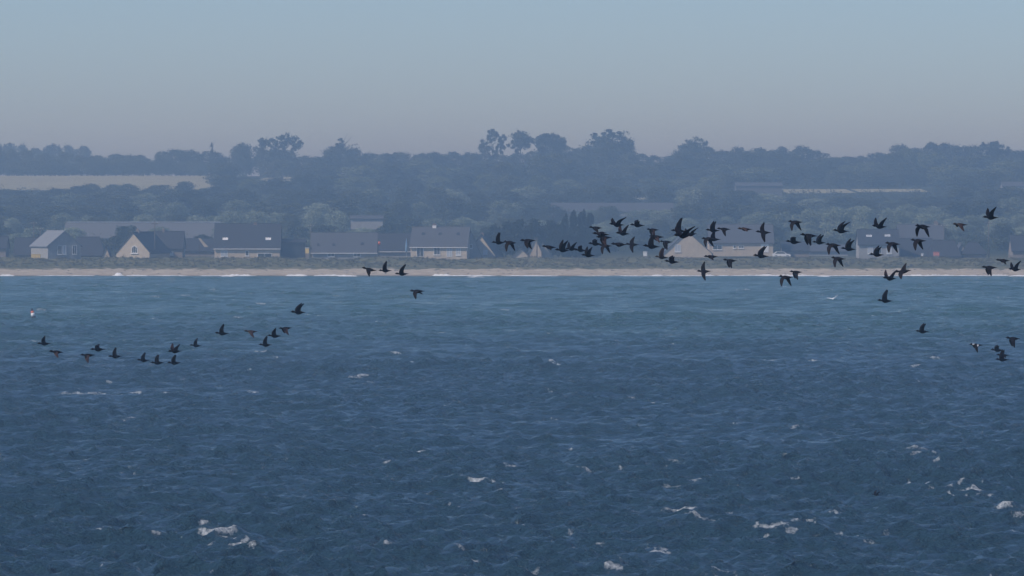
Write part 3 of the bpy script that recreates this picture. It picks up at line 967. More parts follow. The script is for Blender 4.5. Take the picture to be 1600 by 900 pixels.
HG = 'houses along the seafront'
house(-30, 9, 371, 388, 404, 1250, roof='slate', wall='stone', label='dark slate-roofed house cut off by the left edge', group=HG)
house(22, 64, 373, 398, 404, 1262, roof='slate', wall='stone', depth=10, label='low dark-roofed house left of the sunlit roof slope', group=HG, lights=((.6, .5, .8, .9, 'dark'),))
house(59, 109, 362, 384, 403, 1238, 'gable', 24, 12, wall='render_grey', roof='sunlit_roof', label='gable house with sunlit grey roof slope on its left', group=HG,
      wins=(('left', .36, .9, .9, 1.9), ('left', .5, .9, .6, 1.9, 'blind'), ('left', .80, .9, .9, 1.9)))
house(107, 163, 372, 399, 404, 1268, roof='slate', wall='stone', depth=11, hip=1.5, label='broad low dark hipped roof right of the sunlit-roof house', name='barn', cat='barn', group=HG)
house(159, 172, 385, 402, 404, 1240, 'gable', 0, 6, wall='render', roof='slate', label='tiny narrow pale gable beside the broad dark roof', name='garden_hut', cat='hut')
house(194, 247, 364, 394, 405, 1236, 'gable', -16, 14, wall='render_warm', roof='slate', label='cream gable house with an arched window and brick chimney', group=HG,
      chim=((.25, .6, .6, 'stone'),))
house(240, 285, 363, 388, 403, 1252, roof='slate', wall='stone', depth=10, label='dark slate-roofed wing right of the arched-window gable', group=HG, chim=((.3, .5, .4, 'stone'),), wins=(('front', .6, .7, 1.0, .8, 'white'),))
house(284, 336, 375, 392, 404, 1275, roof='slate', wall='stone', depth=9, label='low dark roof left of the big two-skylight house', group=HG)
house(335, 437, 351, 387, 404, 1236, roof='slate', wall='render', depth=10.5, gutter=True,
      label='big house with steep dark roof, two small white skylights and cream wall', group=HG,
      wins=(('front', .15, .55, 1.4, 1.2, 'blind'), ('front', .50, .7, .6, 1.0), ('front', .77, .25, 3.1, .9, 'glass', 'garage_window')),
      lights=((.16, .32, 1.1, .55, 'white'), (.82, .32, 1.1, .55, 'white')), chim=((.61, .8, .05, 'brick'),))
house(437, 476, 375, 379, 403, 1240, roof='slate', wall='slate', depth=7, label='dark square shed right of the big two-skylight house', name='shed', cat='shed', wins=(('front', .66, .3, 1.4, 2.4, 'dark', 'door'),))
house(487, 588, 365, 394, 402, 1240, roof='slate_light', wall='render_grey', depth=10, gutter=True, label='long low house with grey roof and two small dark skylights', group=HG,
      lights=((.1, .32, .5, .6, 'glass'), (.34, .32, .6, .6, 'glass'), (.78, .38, .6, .6, 'glass')), wins=(('front', .3, .2, 1.4, .7), ('front', .7, .2, 1.4, .7)))
house(586, 646, 366, 392, 400, 1256, roof='slate', wall='render_grey', depth=10, gutter=True, label='dark-roofed house with an orange lamp at its left end', group=HG)
hh = house(645, 733, 356, 385, 401, 1238, roof='slate_light', wall='render_warm', depth=10, rot=-6, gutter=True,
           label='house with white chimney and four openings in its peach front wall', group=HG,
           wins=(('front', .17, .1, 1.5, 2.0, 'glass', 'door'), ('front', .47, .5, 1.3, 1.6), ('front', .69, .1, 1.1, 2.0, 'blind', 'door'), ('front', .85, .4, 1.0, 1.6, 'blind'), ('right', .4, .9, .5, .8)),
           lights=((.2, .6, .6, .6, 'glass'), (.5, .6, .6, .6, 'glass'), (.82, .6, .6, .6, 'glass')), chim=((.38, .9, .6, 'white'),))
house(721, 751, 363, 398, 401, 1243, 'gable', 0, 9, wall='render_grey', roof='slate_light', label='shaded grey gable attached right of the white-chimney house', group=HG, wins=(('left', .5, 2.0, .5, .8),))  # grey wall colour stands in for shade on this gable end
house(735, 779, 368, 399, 401, 1250, 'gable', -8, 12, wall='render_warm', roof='slate', label='cream gable with small white window left of the dark evergreens', group=HG, wins=(('left', .66, .6, .9, .9, 'white'),), chim=((.2, .6, .35, 'brick'),))
house(800, 829, 390, 403, 405, 1234, 'gable', 0, 7, wall='render_warm', roof='slate_light', label='low peach-coloured gable under the dark evergreens', name='garden_hut', cat='hut')
house(826, 846, 373, 394, 402, 1240, 'gable', 0, 7, wall='render', roof='slate_mid', label='narrow taller grey gable, left one of the touching pair', name='beach_hut', cat='hut')
house(834, 863, 381, 401, 403, 1243, 'gable', 0, 7, wall='render', roof='slate_mid', label='pale grey gable with long right slope, right one of the touching pair', name='beach_hut', cat='hut')
house(1036, 1112, 362, 396, 397, 1244, 'gable', 0, 14, wall='render', roof='slate_light', label='wide cream gable house between the dark conifers and the long pale house', group=HG,
      wins=(('left', .3, .6, 1.2, 1.5, 'blind'),))
house(1108, 1208, 352, 379, 395, 1250, roof='slate_light', wall='render', depth=11, label='long pale house with grey roof and row of small windows', group=HG,
      wins=(('front', .13, .8, 2.0, .9), ('front', .4, 1.1, .5, .6, 'glass'), ('front', .5, 1.1, 1.1, .5), ('front', .87, .2, 1.6, 1.9, 'white', 'door')))
house(1223, 1264, 379, 392, 396, 1256, roof='slate', wall='stone', depth=9, label='low flat dark roof right of the parked car', group=HG)
house(1262, 1325, 384, 393, 399, 1290, roof='slate_light', wall='render_grey', depth=9, label='low grey-roofed house half hidden behind the ducks', group=HG)
house(1342, 1405, 360, 382, 402, 1238, roof='slate', wall='render_grey', depth=10, label='dark house with two white skylights above two white windows', group=HG,
      wins=(('front', .28, .9, 1.0, 1.3, 'blind'), ('front', .75, .9, 1.0, 1.3, 'blind'), ('front', .52, .9, .6, 1.2)),
      lights=((.27, .5, 1.1, .6, 'blind'), (.73, .52, 1.1, .6, 'blind')))
house(1402, 1458, 374, 399, 403, 1247, roof='slate', wall='stone', depth=10, label='dark roof with white upper edge between two dark houses', group=HG)
house(1405, 1474, 352, 374, 385, 1310, roof='slate_light', wall='render_grey', depth=10, label='taller grey-roofed house standing behind the dark ones at right', group=HG, chim=((.87, 1.0, .6, 'stone'),))
house(1454, 1501, 377, 400, 403, 1241, roof='slate', wall='render_grey', depth=10, hip=1.0, label='dark roof with a pink panel low on its wall', group=HG)
house(1493, 1512, 381, 400, 403, 1248, 'gable', 0, 8, wall='render_grey', roof='slate_light', label='small grey gable right of the pink panel', group=HG)
house(1505, 1541, 380, 397, 402, 1243, roof='slate', wall='stone', depth=9, hip=1.6, label='small hipped dark roof beside the bare utility pole', group=HG)
house(1582, 1640, 369, 392, 403, 1243, roof='slate', wall='stone', depth=10, label='dark-roofed house cut off by the right edge', group=HG)
# farther buildings
wh = house(100, 344, 349, 372, 380, 1440, roof='slate_mid', wall='render_grey', depth=16, label='very long low farm shed with a bright ridge line', name='farm_shed', cat='shed')
rl = MB(); m_ = 1440 / FPX
rl.box(-20.6, 20.6, -.45, .45, (380 - 349) * m_ + .225, (380 - 349) * m_ + .42); rl.build('ridge_flashing', M['zinc'], wh)
house(862, 1052, 318, 331, 348, 1790, roof='slate_light', wall='render_grey', depth=18, label='long grey farm building at the foot of the wooded hill', name='farm_shed', cat='shed', sink=3)
house(1150, 1222, 286, 291, 312, 2080, roof='slate_light', wall='slate_mid', depth=14, label='pale boxy grey building among the hillside trees', name='farm_building', cat='building', sink=4)
house(548, 598, 338, 342, 347, 1500, roof='slate_light', wall='render_grey', depth=6, label='low pale building behind the long grey-roofed house', name='outbuilding', cat='building', sink=2)
house(1566, 1612, 285, 291, 302, 2075, roof='slate_light', wall='render_grey', depth=8, label='pale grey building on the slope at the right edge', name='farm_building', cat='building', sink=4, wins=(('front', .3, .6, 1.2, 1.6), ('front', .6, .6, 1.2, 1.6), ('front', .8, .6, 1.2, 1.6)))

# arched window of the cream gable: part of that house
root = [o for o in C.objects if o.get('label', '').startswith('cream gable house')][0]
def arched(root):
    L, Wd = 14, (247 - 194) * 1236 / FPX / math.cos(rad(-16))
    org, rt, nr = face_frame('left', L, Wd, 0)
    def q(a, b, d): return org + rt * a + Vector((0, 0, b)) + nr * d
    u, v, w, h = Wd * .55, 1.35, 1.5, 1.0
    for nm, ww, d0, d1, mt, par in (('arched_window', w, .004, .05, 'white', root), ('pane', w - .28, .052, .06, 'glass', None)):
        mb = MB(); n = 12
        pts = [(-ww / 2, (w - ww) / 2), (ww / 2, (w - ww) / 2)] + [(ww / 2 * math.cos(math.pi * i / n), h + ww / 2 * math.sin(math.pi * i / n)) for i in range(n + 1)]
        mb.poly([q(u + a, v + b, d1) for a, b in pts])
        for i in range(len(pts)):
            (a0, b0), (a1, b1) = pts[i], pts[(i + 1) % len(pts)]
            mb.poly([q(u + a0, v + b0, d0), q(u + a1, v + b1, d0), q(u + a1, v + b1, d1), q(u + a0, v + b0, d1)])
        o = mb.build(nm, M[mt], par if par else fr)
        if nm == 'arched_window': fr = o
    gb = MB()
    for k in (-.25, .25):
        gb.hexa([q(u + k - .03, v + .14, .062), q(u + k + .03, v + .14, .062), q(u + k + .03, v + .14, .075), q(u + k - .03, v + .14, .075),
                 q(u + k - .03, v + 1.45, .062), q(u + k + .03, v + 1.45, .062), q(u + k + .03, v + 1.45, .075), q(u + k - .03, v + 1.45, .075)])
    gb.build('glazing_bar', M['white'], fr)
    s = MB()
    s.hexa([q(u - .95, v - .14, .0), q(u + .95, v - .14, .0), q(u + .95, v - .14, .18), q(u - .95, v - .14, .18), q(u - .95, v - .01, .0), q(u + .95, v - .01, .0), q(u + .95, v - .01, .18), q(u - .95, v - .01, .18)])
    s.build('sill', M['white'], fr)
arched(root)

# ------------------------------------------------------------------ street furniture and small things
def pole(px, ytop, D, label, arm=True, h_extra=1.0):
    x = X(px, D); zb = T(x, D); zt = P(px, ytop, D).z
    r = empty('utility_pole', (x, D, zb))
    tag(r, label, 'pole', 'wooden utility poles behind the beach')
    h = zt - zb
    a = MB(); a.tube((0, 0, -.8), (0, 0, h), .15, .10, 8); a.build('post', M['wood'], r, True)
    if arm:
        b = MB(); b.box(-.8, .8, -.16, -.105, h - .6, h - .45); co = b.build('crossarm', M['wood'], r)
        for k in (-.65, 0, .65):
            i = MB(); i.lathe([(h - .448, .03), (h - .38, .07), (h - .3, .04), (h - .26, .02)], k, -.13, 8); i.build('insulator', M['white'], co)
    return r, Vector((x, D, zt - .3))


pole(53, 346, 1290, 'wooden utility pole rising left of the sunlit roof slope')
pole(242, 346, 1240, 'wooden utility pole in front of the arched-window house roof')
pole(486, 350, 1262, 'wooden utility pole at the left end of the long grey roof')
pole(839, 372, 1233, 'thin dark post between the paired small grey gables', arm=False)
pole(1475, 350, 1285, 'wooden utility pole behind the pink-panel roof')
pole(1545, 345, 1262, 'wooden utility pole right of the small hipped roof')
pole(1202, 352, 1300, 'wooden utility pole at the right end of the long pale house')
pole(63, 355, 1330, 'shorter utility pole just right of the one by the sunlit roof')


def box_thing(name, px, py0, py1, wpx, D, mt, label, cat, lid=None):
    """a small cabinet: body, plinth and lid"""
    m = D / FPX; w = wpx * m; zt = P(px, py0, D).z; zb = P(px, py1, D).z
    r = empty(name, (X(px, D), D, zb)); tag(r, label, cat)
    h = zt - zb
    b = MB(); b.box(-w / 2, w / 2, -.4, .4, 0, h - .12); b.build('cabinet', M[mt], r)
    l = MB(); l.box(-w / 2 - .06, w / 2 + .06, -.46, .46, h - .118, h); l.build('lid', M[lid or mt], r)
    p = MB(); p.box(-w / 2 + .05, w / 2 - .05, -.35, .35, -1.2, -.003); p.build('plinth', M['stone'], r)
    return r


box_thing('beach_locker', 56, 397, 404, 14, 1233, 'yellow', 'small yellow box at the lower end of the sunlit roof', 'box')
box_thing('white_box', 1008, 393, 400, 6, 1236, 'white', 'small bright white box standing alone right of the conifers', 'box')
box_thing('sign_panel', 1463, 393.5, 399.5, 9, 1238, 'red', 'pink panel standing against the dark house at right', 'panel')
box_thing('garden_box', 480, 387, 396, 6, 1238, 'yellow', 'little pale yellow box right of the dark square shed', 'box', 'white')
box_thing('garden_box', 1441, 396, 400, 3, 1239, 'white', 'tiny white box left of the pink panel', 'box')

# leaning striped gable strip
m_ = 1262 / FPX
st = empty('slide', (X(318, 1262), 1262, P(318, 384, 1262).z)); tag(st, 'pale pinkish sloping board strip over the dark roof left of the big house', 'slide')
b = MB(); b.hexa([(.2, -.3, -.3), (1.2, -.3, -.3), (1.2, .3, -.3), (.2, .3, -.3), (-1.25, -.3, 1.75), (-.7, -.3, 1.75), (-.7, .3, 1.75), (-1.25, .3, 1.75)]); b.build('chute', M['render'], st)
b = MB()
for sx in (-.9, .6): b.box(sx - .05, sx + .05, -.05, .05, -3, .9 if sx < 0 else -.35)
b.build('support', M['wood'], st)

# orange lamp
lr = empty('wall_lamp', (X(592.5, 1250), 1250, P(592, 380, 1250).z)); tag(lr, 'round orange lamp at the left end of the dark roof', 'lamp')
b = MB(); b.lathe([(-.42, .1), (-.3, .32), (0, .42), (.3, .32), (.42, .1)], 0, 0, 12); b.build('lamp_shade', M['orange'], lr, True)
b = MB(); b.tube((0, 0, -4.5), (0, 0, -.42), .06, .06, 6); b.build('bracket', M['wood'], lr)
# closed parasol
pr = empty('closed_parasol', (X(635, 1240), 1240, P(635, 400, 1240).z)); tag(pr, 'closed pale parasol between the dark roof and the white-chimney house', 'parasol')
b = MB(); b.lathe([(.9, .12), (1.1, .32), (2.5, .22), (3.9, .06), (4.1, .02)], 0, 0, 10); b.build('canopy', M['blue'], pr, True)
b = MB(); b.tube((0, 0, -.5), (0, 0, .9), .04, .04, 6); b.build('pole', M['zinc'], pr)

# parked white car
def car(px, py, D, label):
    r = empty('parked_car', (X(px, D), D, P(px, py, D).z)); tag(r, label, 'car')
    prof_ = [(-2.05, .35), (2.05, .35), (2.1, .62), (2.0, .86), (1.2, .95), (.55, 1.42), (-1.1, 1.46), (-1.85, 1.0), (-2.1, .8)]
    b = MB()
    n = len(prof_)
    for s in (-.85, .85): b.poly([(x, s, z) for x, z in (prof_ if s < 0 else prof_[::-1])])
    for i in range(n):
        (x0, z0), (x1, z1) = prof_[i], prof_[(i + 1) % n]
        b.poly([(x0, .85, z0), (x1, .85, z1), (x1, -.85, z1), (x0, -.85, z0)][::-1])
    b.build('body', M['white'], r)
    for s in (-1, 1):
        g = MB(); ys = s * .855
        g.poly([(-1.55, ys, .98), (.95, ys, .96), (.5, ys, 1.34), (-1.05, ys, 1.38)] if s < 0 else [(-1.05, ys, 1.38), (.5, ys, 1.34), (.95, ys, .96), (-1.55, ys, .98)]); g.build('side_window', M['glass'], r)
        for xx in (-1.3, 1.3):
            w = MB(); w.tube((xx, s * .70, .32), (xx, s * .89, .32), .32, .32, 14); wo = w.build('wheel', M['tyre'], r)
            k = MB(); k.tube((xx, s * .885, .32), (xx, s * .90, .32), .18, .18, 10); k.build('rim', M['zinc'], wo)
    hl = MB(); hl.box(-2.12, -2.06, -.75, -.45, .62, .78); hl.build('headlight', M['glass'], r)
    hl = MB(); hl.box(-2.12, -2.06, .45, .75, .62, .78); hl.build('headlight', M['glass'], r)
    return r


car(1221, 403, 1237, 'white car parked on the dune road between two seafront houses')

# buoy
bp_ = on_sea(53, 499, 0)
by_ = empty('marker_buoy', (bp_.x, bp_.y, .05)); by_.rotation_euler = (0, rad(-12), 0)
tag(by_, 'orange and white marker buoy floating alone at far left', 'buoy')
b = MB(); b.lathe([(-.35, .12), (-.2, .28), (.1, .34), (.3, .30), (.36, .2)], 0, 0, 14); b.build('float', M['tyre'], by_, True)
b = MB(); b.lathe([(.362, .22), (.5, .30), (.8, .26), (.83, .2)], 0, 0, 14); b.build('white_band', M['white'], by_, True)
b = MB(); b.lathe([(.832, .2), (.95, .24), (1.1, .2), (1.12, .08)], 0, 0, 14); b.build('orange_collar', M['orange'], by_, True)
b = MB(); b.lathe([(1.122, .05), (1.2, .12), (1.34, .14), (1.45, .06)], 0, 0, 12); b.build('topmark', M['tyre'], by_, True)

# ------------------------------------------------------------------ birds
# local frame: head towards -X, near wing towards -Y, up +Z. about half a metre long
RX = [-.252, -.232, -.212, -.198, -.178, -.158, -.138, -.115, -.09, -.065, -.035, 0, .03, .065, .095, .13, .165, .195, .222, .25]
RH = [.004, .010, .015, .025, .030, .028, .023, .022, .028, .040, .048, .051, .049, .043, .035, .025, .016, .010, .006, .002]
RWD = [.006, .012, .013, .019, .022, .020, .016, .017, .028, .040, .049, .052, .050, .045, .038, .030, .026, .026, .024, .012]
RZ = [.010, .011, .014, .018, .019, .017, .012, .008, .003, -.003, -.008, -.010, -.009, -.006, -.003, .001, .004, .006, .007, .008]
WR0, WR1 = 8, 14                     # wing root rings
NK = 12


def bird_mesh(near, far, mats, sweep=0.0, wl=.36, fat=1.0, jit=0.0, rnd=random):
    V, F, MI = [], [], []
    for i, x in enumerate(RX):
        for k in range(NK):
            t = 2 * math.pi * k / NK
            # k=0 faces -Y (near), k=3 up, k=6 +Y, k=9 down
            V.append((x, -math.cos(t) * RWD[i] * fat, RZ[i] + math.sin(t) * RH[i] * fat))
    n = len(RX)
    for i in range(n - 1):
        for k in range(NK):
            j = (k + 1) % NK
            if WR0 <= i < WR1 and k in (11, 0, 5, 6): continue          # open for the wing roots
            F.append((i * NK + k, (i + 1) * NK + k, (i + 1) * NK + j, i * NK + j)); MI.append(0)
    F.append(tuple(range(NK))); MI.append(0)
    F.append(tuple((n - 1) * NK + k for k in reversed(range(NK)))); MI.append(0)
    # tail spread: widen a little
    for side, (ein, eout, sw) in ((-1, near), (1, far)):
        c = 0 if side < 0 else 6
        up, lo = (1, 11) if side < 0 else (5, 7)
        ring = [i * NK + up for i in range(WR0, WR1 + 1)] + [WR1 * NK + c] + [i * NK + lo for i in range(WR1, WR0 - 1, -1)] + [WR0 * NK + c]
        m = len(ring)
        x0, x1 = RX[WR0], RX[WR1]
        prev = ring
        pos = Vector((0, side * .048 * fat, RZ[11] + .012)); ts = [0.06, .16, .27, .37, .46, .56, .66, .76, .85, .93, 1.0]
        last = 0
        for q, t in enumerate(ts):
            e = rad(ein + (eout - ein) * min(1, max(0, (t - .28) / .3)))
            dl = (t - last) * wl; last = t
            dirv = Vector((0, side * math.cos(e), math.sin(e)))
            pos = pos + dirv * dl
            nrm = Vector((0, -side * math.sin(e), math.cos(e)))          # wing's own up
            chord = .93 * float(np.interp(t, [0, .1, .35, .5, .7, .85, .95, 1], [.18, .162, .145, .13, .098, .066, .036, .008]))
            le = x0 + float(np.interp(t, [0, .2, .42, .6, .8, 1], [0, -.006, -.004, .018, .055, .105])) + sw * t * t * .22
            th_ = float(np.interp(t, [0, .3, .6, 1], [.011, .007, .004, .0015]))
            cur = []
            for w in range(7):
                s = w / 6; xx = le + chord * s
                cur.append((xx, *(pos + nrm * (th_ * (1 - s) ** .7 + chord * .07 * math.sin(math.pi * s)))[1:]))
            cur.append((le + chord * 1.02, *(pos)[1:]))
            for w in range(7):
                s = 1 - w / 6; xx = le + chord * s
                cur.append((xx, *(pos + nrm * (-th_ * (1 - s) ** .7 + chord * .06 * math.sin(math.pi * s)))[1:]))
            cur.append((le - chord * .03, *(pos)[1:]))
            base = len(V); V.extend(cur)
            idx = list(range(base, base + m))
            for k in range(m):
                j = (k + 1) % m
                f = (prev[k], idx[k], idx[j], prev[j])
                F.append(f if side < 0 else f[::-1])
                MI.append(1 if (3 <= k <= 12 and t > .12) or t > .5 else 0)
            prev = idx
        F.append(tuple(prev) if side < 0 else tuple(reversed(prev))); MI.append(1)
    me = bpy.data.meshes.new('duck')
    me.from_pydata(V, [], F); me.update()
    for m in mats: me.materials.append(m)
    me.polygons.foreach_set('material_index', MI)
    me.polygons.foreach_set('use_smooth', [True] * len(F))
    return me


# pose: near (inner, outer elevation, sweep), far, yaw, roll
POSE = {
    'U': ((68, 78, .15), (80, 84, .1), 6, 0), 'UT': ((78, 86, .1), (84, 88, .0), 4, 0), 'UL': ((66, 72, .55), (72, 74, .5), 10, 0),
    'UB': ((66, 48, .3), (74, 60, .35), 12, 0), 'V': ((42, 60, .2), (48, 58, .1), 30, 0), 'VL': ((40, 34, .25), (40, 30, .15), 32, 0),
    'M': ((62, 8, .0), (64, 15, .15), 5, 0), 'H': ((14, -38, .1), (20, -10, .1), 8, 0), 'HB': ((24, -22, .3), (26, -6, .3), -12, 0),
    'D': ((-42, -74, .0), (-30, -66, .05), 8, 0), 'DS': ((-18, -52, .1), (-4, -30, .2), 6, 0), 'DD': ((-36, -72, .0), (-30, -66, .15), -32, 0), 'DE': ((-30, -70, .1), (-30, -70, .0), 34, 0),
    'X': ((-56, -74, .0), (56, 70, .1), 6, 0), 'XB': ((-30, -52, .0), (34, 52, .1), -24, 0),
}
WORD = {'U': 'wings raised', 'UT': 'wings straight up', 'UL': 'raised wings swept back', 'UB': 'raised wings bent backward', 'V': 'wings in a V', 'VL': 'wings in a low V',
        'M': 'wings half raised and square', 'H': 'wings level', 'HB': 'arched level wings', 'D': 'wings pointing down', 'DS': 'wings slightly lowered',
        'DD': 'both lowered wings apart', 'DE': 'lowered wings spread', 'X': 'one wing up, one down', 'XB': 'banked wings, one up, one down'}
B = 'b'
FL = [  # x, y, length px, pose, colour, pitch, place
    # left string over the sea
    (69, 537, 22, 'M2', 'k', 0, 'leftmost bird of the string on the left'),
    (88, 550, 24, 'DS', 'p', -4, 'second bird of the left string, pale wing underneath'),
    (137, 555, 24, 'D', 'r', 0, 'left string, before its third raised-wing bird'),
    (153, 546, 24, 'M', 'k', 0, 'left string, right of the hanging-winged bird'),
    (180, 557, 22, 'UT', 'k', 0, 'left string, tall curved wing, right of the hanging-winged one'),
    (224, 563, 20, 'U', 'k', -4, 'left string, left bird of the touching pair'),
    (246, 567, 22, 'UT', 'k', 0, 'left string, right taller-winged bird of the touching pair'),
    (273, 549, 21, 'V', 'r', 0, 'left string, small brown one above the lowest right bird'),
    (272, 567, 22, 'U', 'k', 0, 'left string, lowest bird right of the touching pair'),
    (306, 540, 20, 'U', 'k', -3, 'left string, alone between the low group and the rising birds'),
    (347, 521, 23, 'U', 'k', -3, 'left string, pointed wing, left of the pale brown one'),
    (392, 518, 22, 'D2', 'b', -3, 'left string, pale brown with a splash of white below it'),
    (429, 525, 23, 'M3', 'k', -2, 'left string, above the lower of the small trio'),
    (446, 513, 21, 'DR', 'r', 3, 'left string, topmost of the small trio'),
    (415, 539, 22, 'U', 'k', 0, 'left string, lowest of the small trio'),
    (466, 488, 24, 'UL', 'k', -2, 'highest bird of the left string, alone'),
    (652, 455, 24, 'D3', 'k', 0, 'alone on the water just below the beach, left of centre'),
    (577, 421, 24, 'DS', 'k', -12, 'left bird of three in front of the beach'),
    (602, 423, 21, 'U', 'k', 0, 'middle bird of three in front of the beach'),
    (628, 428, 22, 'UL', 'k', 0, 'right bird of three in front of the beach'),
    # middle flock
    (779, 379, 22, 'UT', 'k', 0, 'leading left pair, in front of the half gable'),
    (797, 379, 21, 'DD', 'k', -5, 'leading left pair, just behind the raised-wing bird'),
    (825, 376, 25, 'DE2', 'k', 0, 'alone in front of the paired grey gables'),
    (858, 386, 23, 'H', 'k', -5, 'low before the evergreens, left of the overlapping four'),
    (879, 391, 24, 'UL2', 'k', -3, 'largest-winged of the overlapping four under the conifers'),
    (893, 389, 20, 'V2', 'k', 0, 'second of the overlapping four under the conifers'),
    (907, 391, 21, 'M', 'k', -3, 'third of the overlapping four under the conifers'),
    (919, 399, 22, 'U3', 'k', -3, 'lowest and last of the overlapping four under the conifers'),
    (931, 356, 22, 'DS', 'k', -3, 'top left of the dense cluster right of the conifers'),
    (964, 351, 24, 'VL', 'k', -4, 'top of the cluster, left of the square-winged bird'),
    (996, 352, 24, 'M', 'k', -4, 'top right of the dense cluster'),
    (973, 365, 22, 'V', 'r', -4, 'below the two topmost birds of the cluster'),
    (1020, 359, 20, 'DR', 'r', -3, 'brown, right of the cluster and touching the bird below'),
    (939, 366, 27, 'HB', 'k', -5, 'left of the cluster, upper bird of the stacked pair'),
    (944, 371, 25, 'D', 'r', -2, 'left of cluster, lower of the stacked pair'),
    (930, 381, 22, 'M', 'k', -3, 'lower left of the cluster, foremost'),
    (946, 384, 20, 'DD', 'k', -3, 'bottom left of the cluster, close behind its neighbour'),
    (967, 382, 25, 'HB', 'k', -3, 'bottom of the cluster, left of the crossed-wing bird'),
    (988, 382, 22, 'X2', 'k', -2, 'bottom right of the cluster'),
    (1026, 370, 24, 'DS', 'r', -4, 'middle of the four overlapping before the wide gable'),
    (1018, 385, 27, 'UT', 'k', -4, 'lowest of the overlapping four before the wide gable'),
    (1041, 378, 21, 'D', 'k', -3, 'rightmost of the four overlapping before the wide gable'),
    (1034, 402, 22, 'UT', 'b', -5, 'brown, under the cluster, left bird of a low pair'),
    (1050, 409, 24, 'M', 'k', -5, 'under the cluster, right bird of a low pair'),
    (1061, 361, 25, 'UX', 'k', -3, 'tallest wings of all, above the wide gable'),
    (1067, 368, 30, 'VL', 'k', 0, 'overlapping under the tallest-winged bird'),
    (1079, 366, 20, 'VL', 'k', 3, 'right end of the pair above the wide gable'),
    (1114, 360, 23, 'U', 'k', -3, 'above the long pale house, left bird of the upper pair'),
    (1131, 358, 22, 'D4', 'k', -3, 'above the long pale house, right bird of the upper pair'),
    (1115, 374, 23, 'UL3', 'k', -2, 'over the long pale house left end, with a raised wing'),
    (1107, 373, 21, 'DD', 'k', 0, 'over the long pale house left end, overlapping and lower-winged'),
    (1164, 358, 24, 'H', 'b', -3, 'pale brown bird before the grey roof of the long pale house'),
    (1193, 363, 25, 'X', 'k', -4, 'at the right end of the long grey roof'),
    (1111, 401, 23, 'HD', 'k', 0, 'low before the dune, left of the hanging-winged bird'),
    (1141, 407, 23, 'D', 'k', -4, 'low before the dune under the long pale house'),
    (1189, 400, 25, 'UL', 'k', -4, 'low under the right end of the long pale house'),
    (1100, 424, 23, 'X3', 'k', 0, 'crossing the beach line, left of centre right'),
    # right flock
    (1243, 347, 22, 'DD', 'k', -2, 'highest above the parked car'),
    (1314, 361, 27, 'UL4', 'k', -4, 'large swept wing above the low grey roof'),
    (1240, 378, 25, 'M', 'k', -4, 'just above the low flat dark roof'),
    (1264, 368, 28, 'D', 'k', -5, 'long hanging wing, right of the low flat dark roof'),
    (1280, 379, 22, 'UB', 'k', -4, 'tucked behind the long hanging-winged bird'),
    (1302, 383, 23, 'DD', 'k', -4, 'left bird of the pair left of the four-pane house'),
    (1326, 389, 25, 'UB', 'k', -4, 'right bird of the pair left of the four-pane house'),
    (1310, 404, 22, 'DD', 'k', -5, 'low below the pair left of the four-pane house'),
    (1244, 425, 21, 'D', 'k', -3, 'at the waterline, upper right bird of the small pair'),
    (1228, 433, 22, 'DD', 'k', -4, 'at the waterline, lower left bird of the small pair'),
    (1374, 354, 24, 'V', 'k', -4, 'above the skylights of the four-pane house'),
    (1442, 354, 25, 'DE', 'k', -4, 'before the taller grey-roofed house'),
    (1500, 351, 24, 'D2', 'b', -3, 'pale rusty bird above the small hipped roof'),
    (1548, 340, 26, 'U4', 'k', -2, 'highest of the right flock, near the right edge'),
    (1395, 381, 23, 'DD', 'k', -4, 'right beside the four-pane house wall'),
    (1435, 376, 24, 'DD2', 'k', -3, 'before the white-edged dark roof'),
    (1370, 398, 24, 'UB', 'k', -3, 'low in front of the four-pane house'),
    (1411, 424, 26, 'XB', 'k', 6, 'over the beach, upper right of a pair'),
    (1390, 435, 22, 'V', 'r', -3, 'just off the beach, lower left of a pair'),
    (1546, 418, 25, 'D', 'k', -2, 'before the beach near the right edge'),
    (1567, 407, 23, 'HD', 'k', -3, 'above the beach between the lowered-wing and right-edge birds'),
    (1586, 421, 21, 'U5', 'k', -4, 'before the beach at the right edge'),
    (1383, 470, 25, 'U', 'k', -3, 'alone on the open water below the beach at right'),
    (1441, 518, 22, 'UB2', 'k', -3, 'alone on the open water right of centre'),
    (1525, 539, 22, 'D5', 'w', -4, 'white wing patch, lower right group'),
    (1583, 529, 24, 'D', 'k', -4, 'lower right group, topmost with a hanging wing'),
    (1558, 547, 21, 'M', 'k', -3, 'lower right group, left of the tall raised wings'),
    (1567, 555, 21, 'H', 'k', -2, 'lower right group, hidden between two others'),
    (1566, 562, 22, 'UT', 'k', -2, 'lower right group, lowest bird'),
]
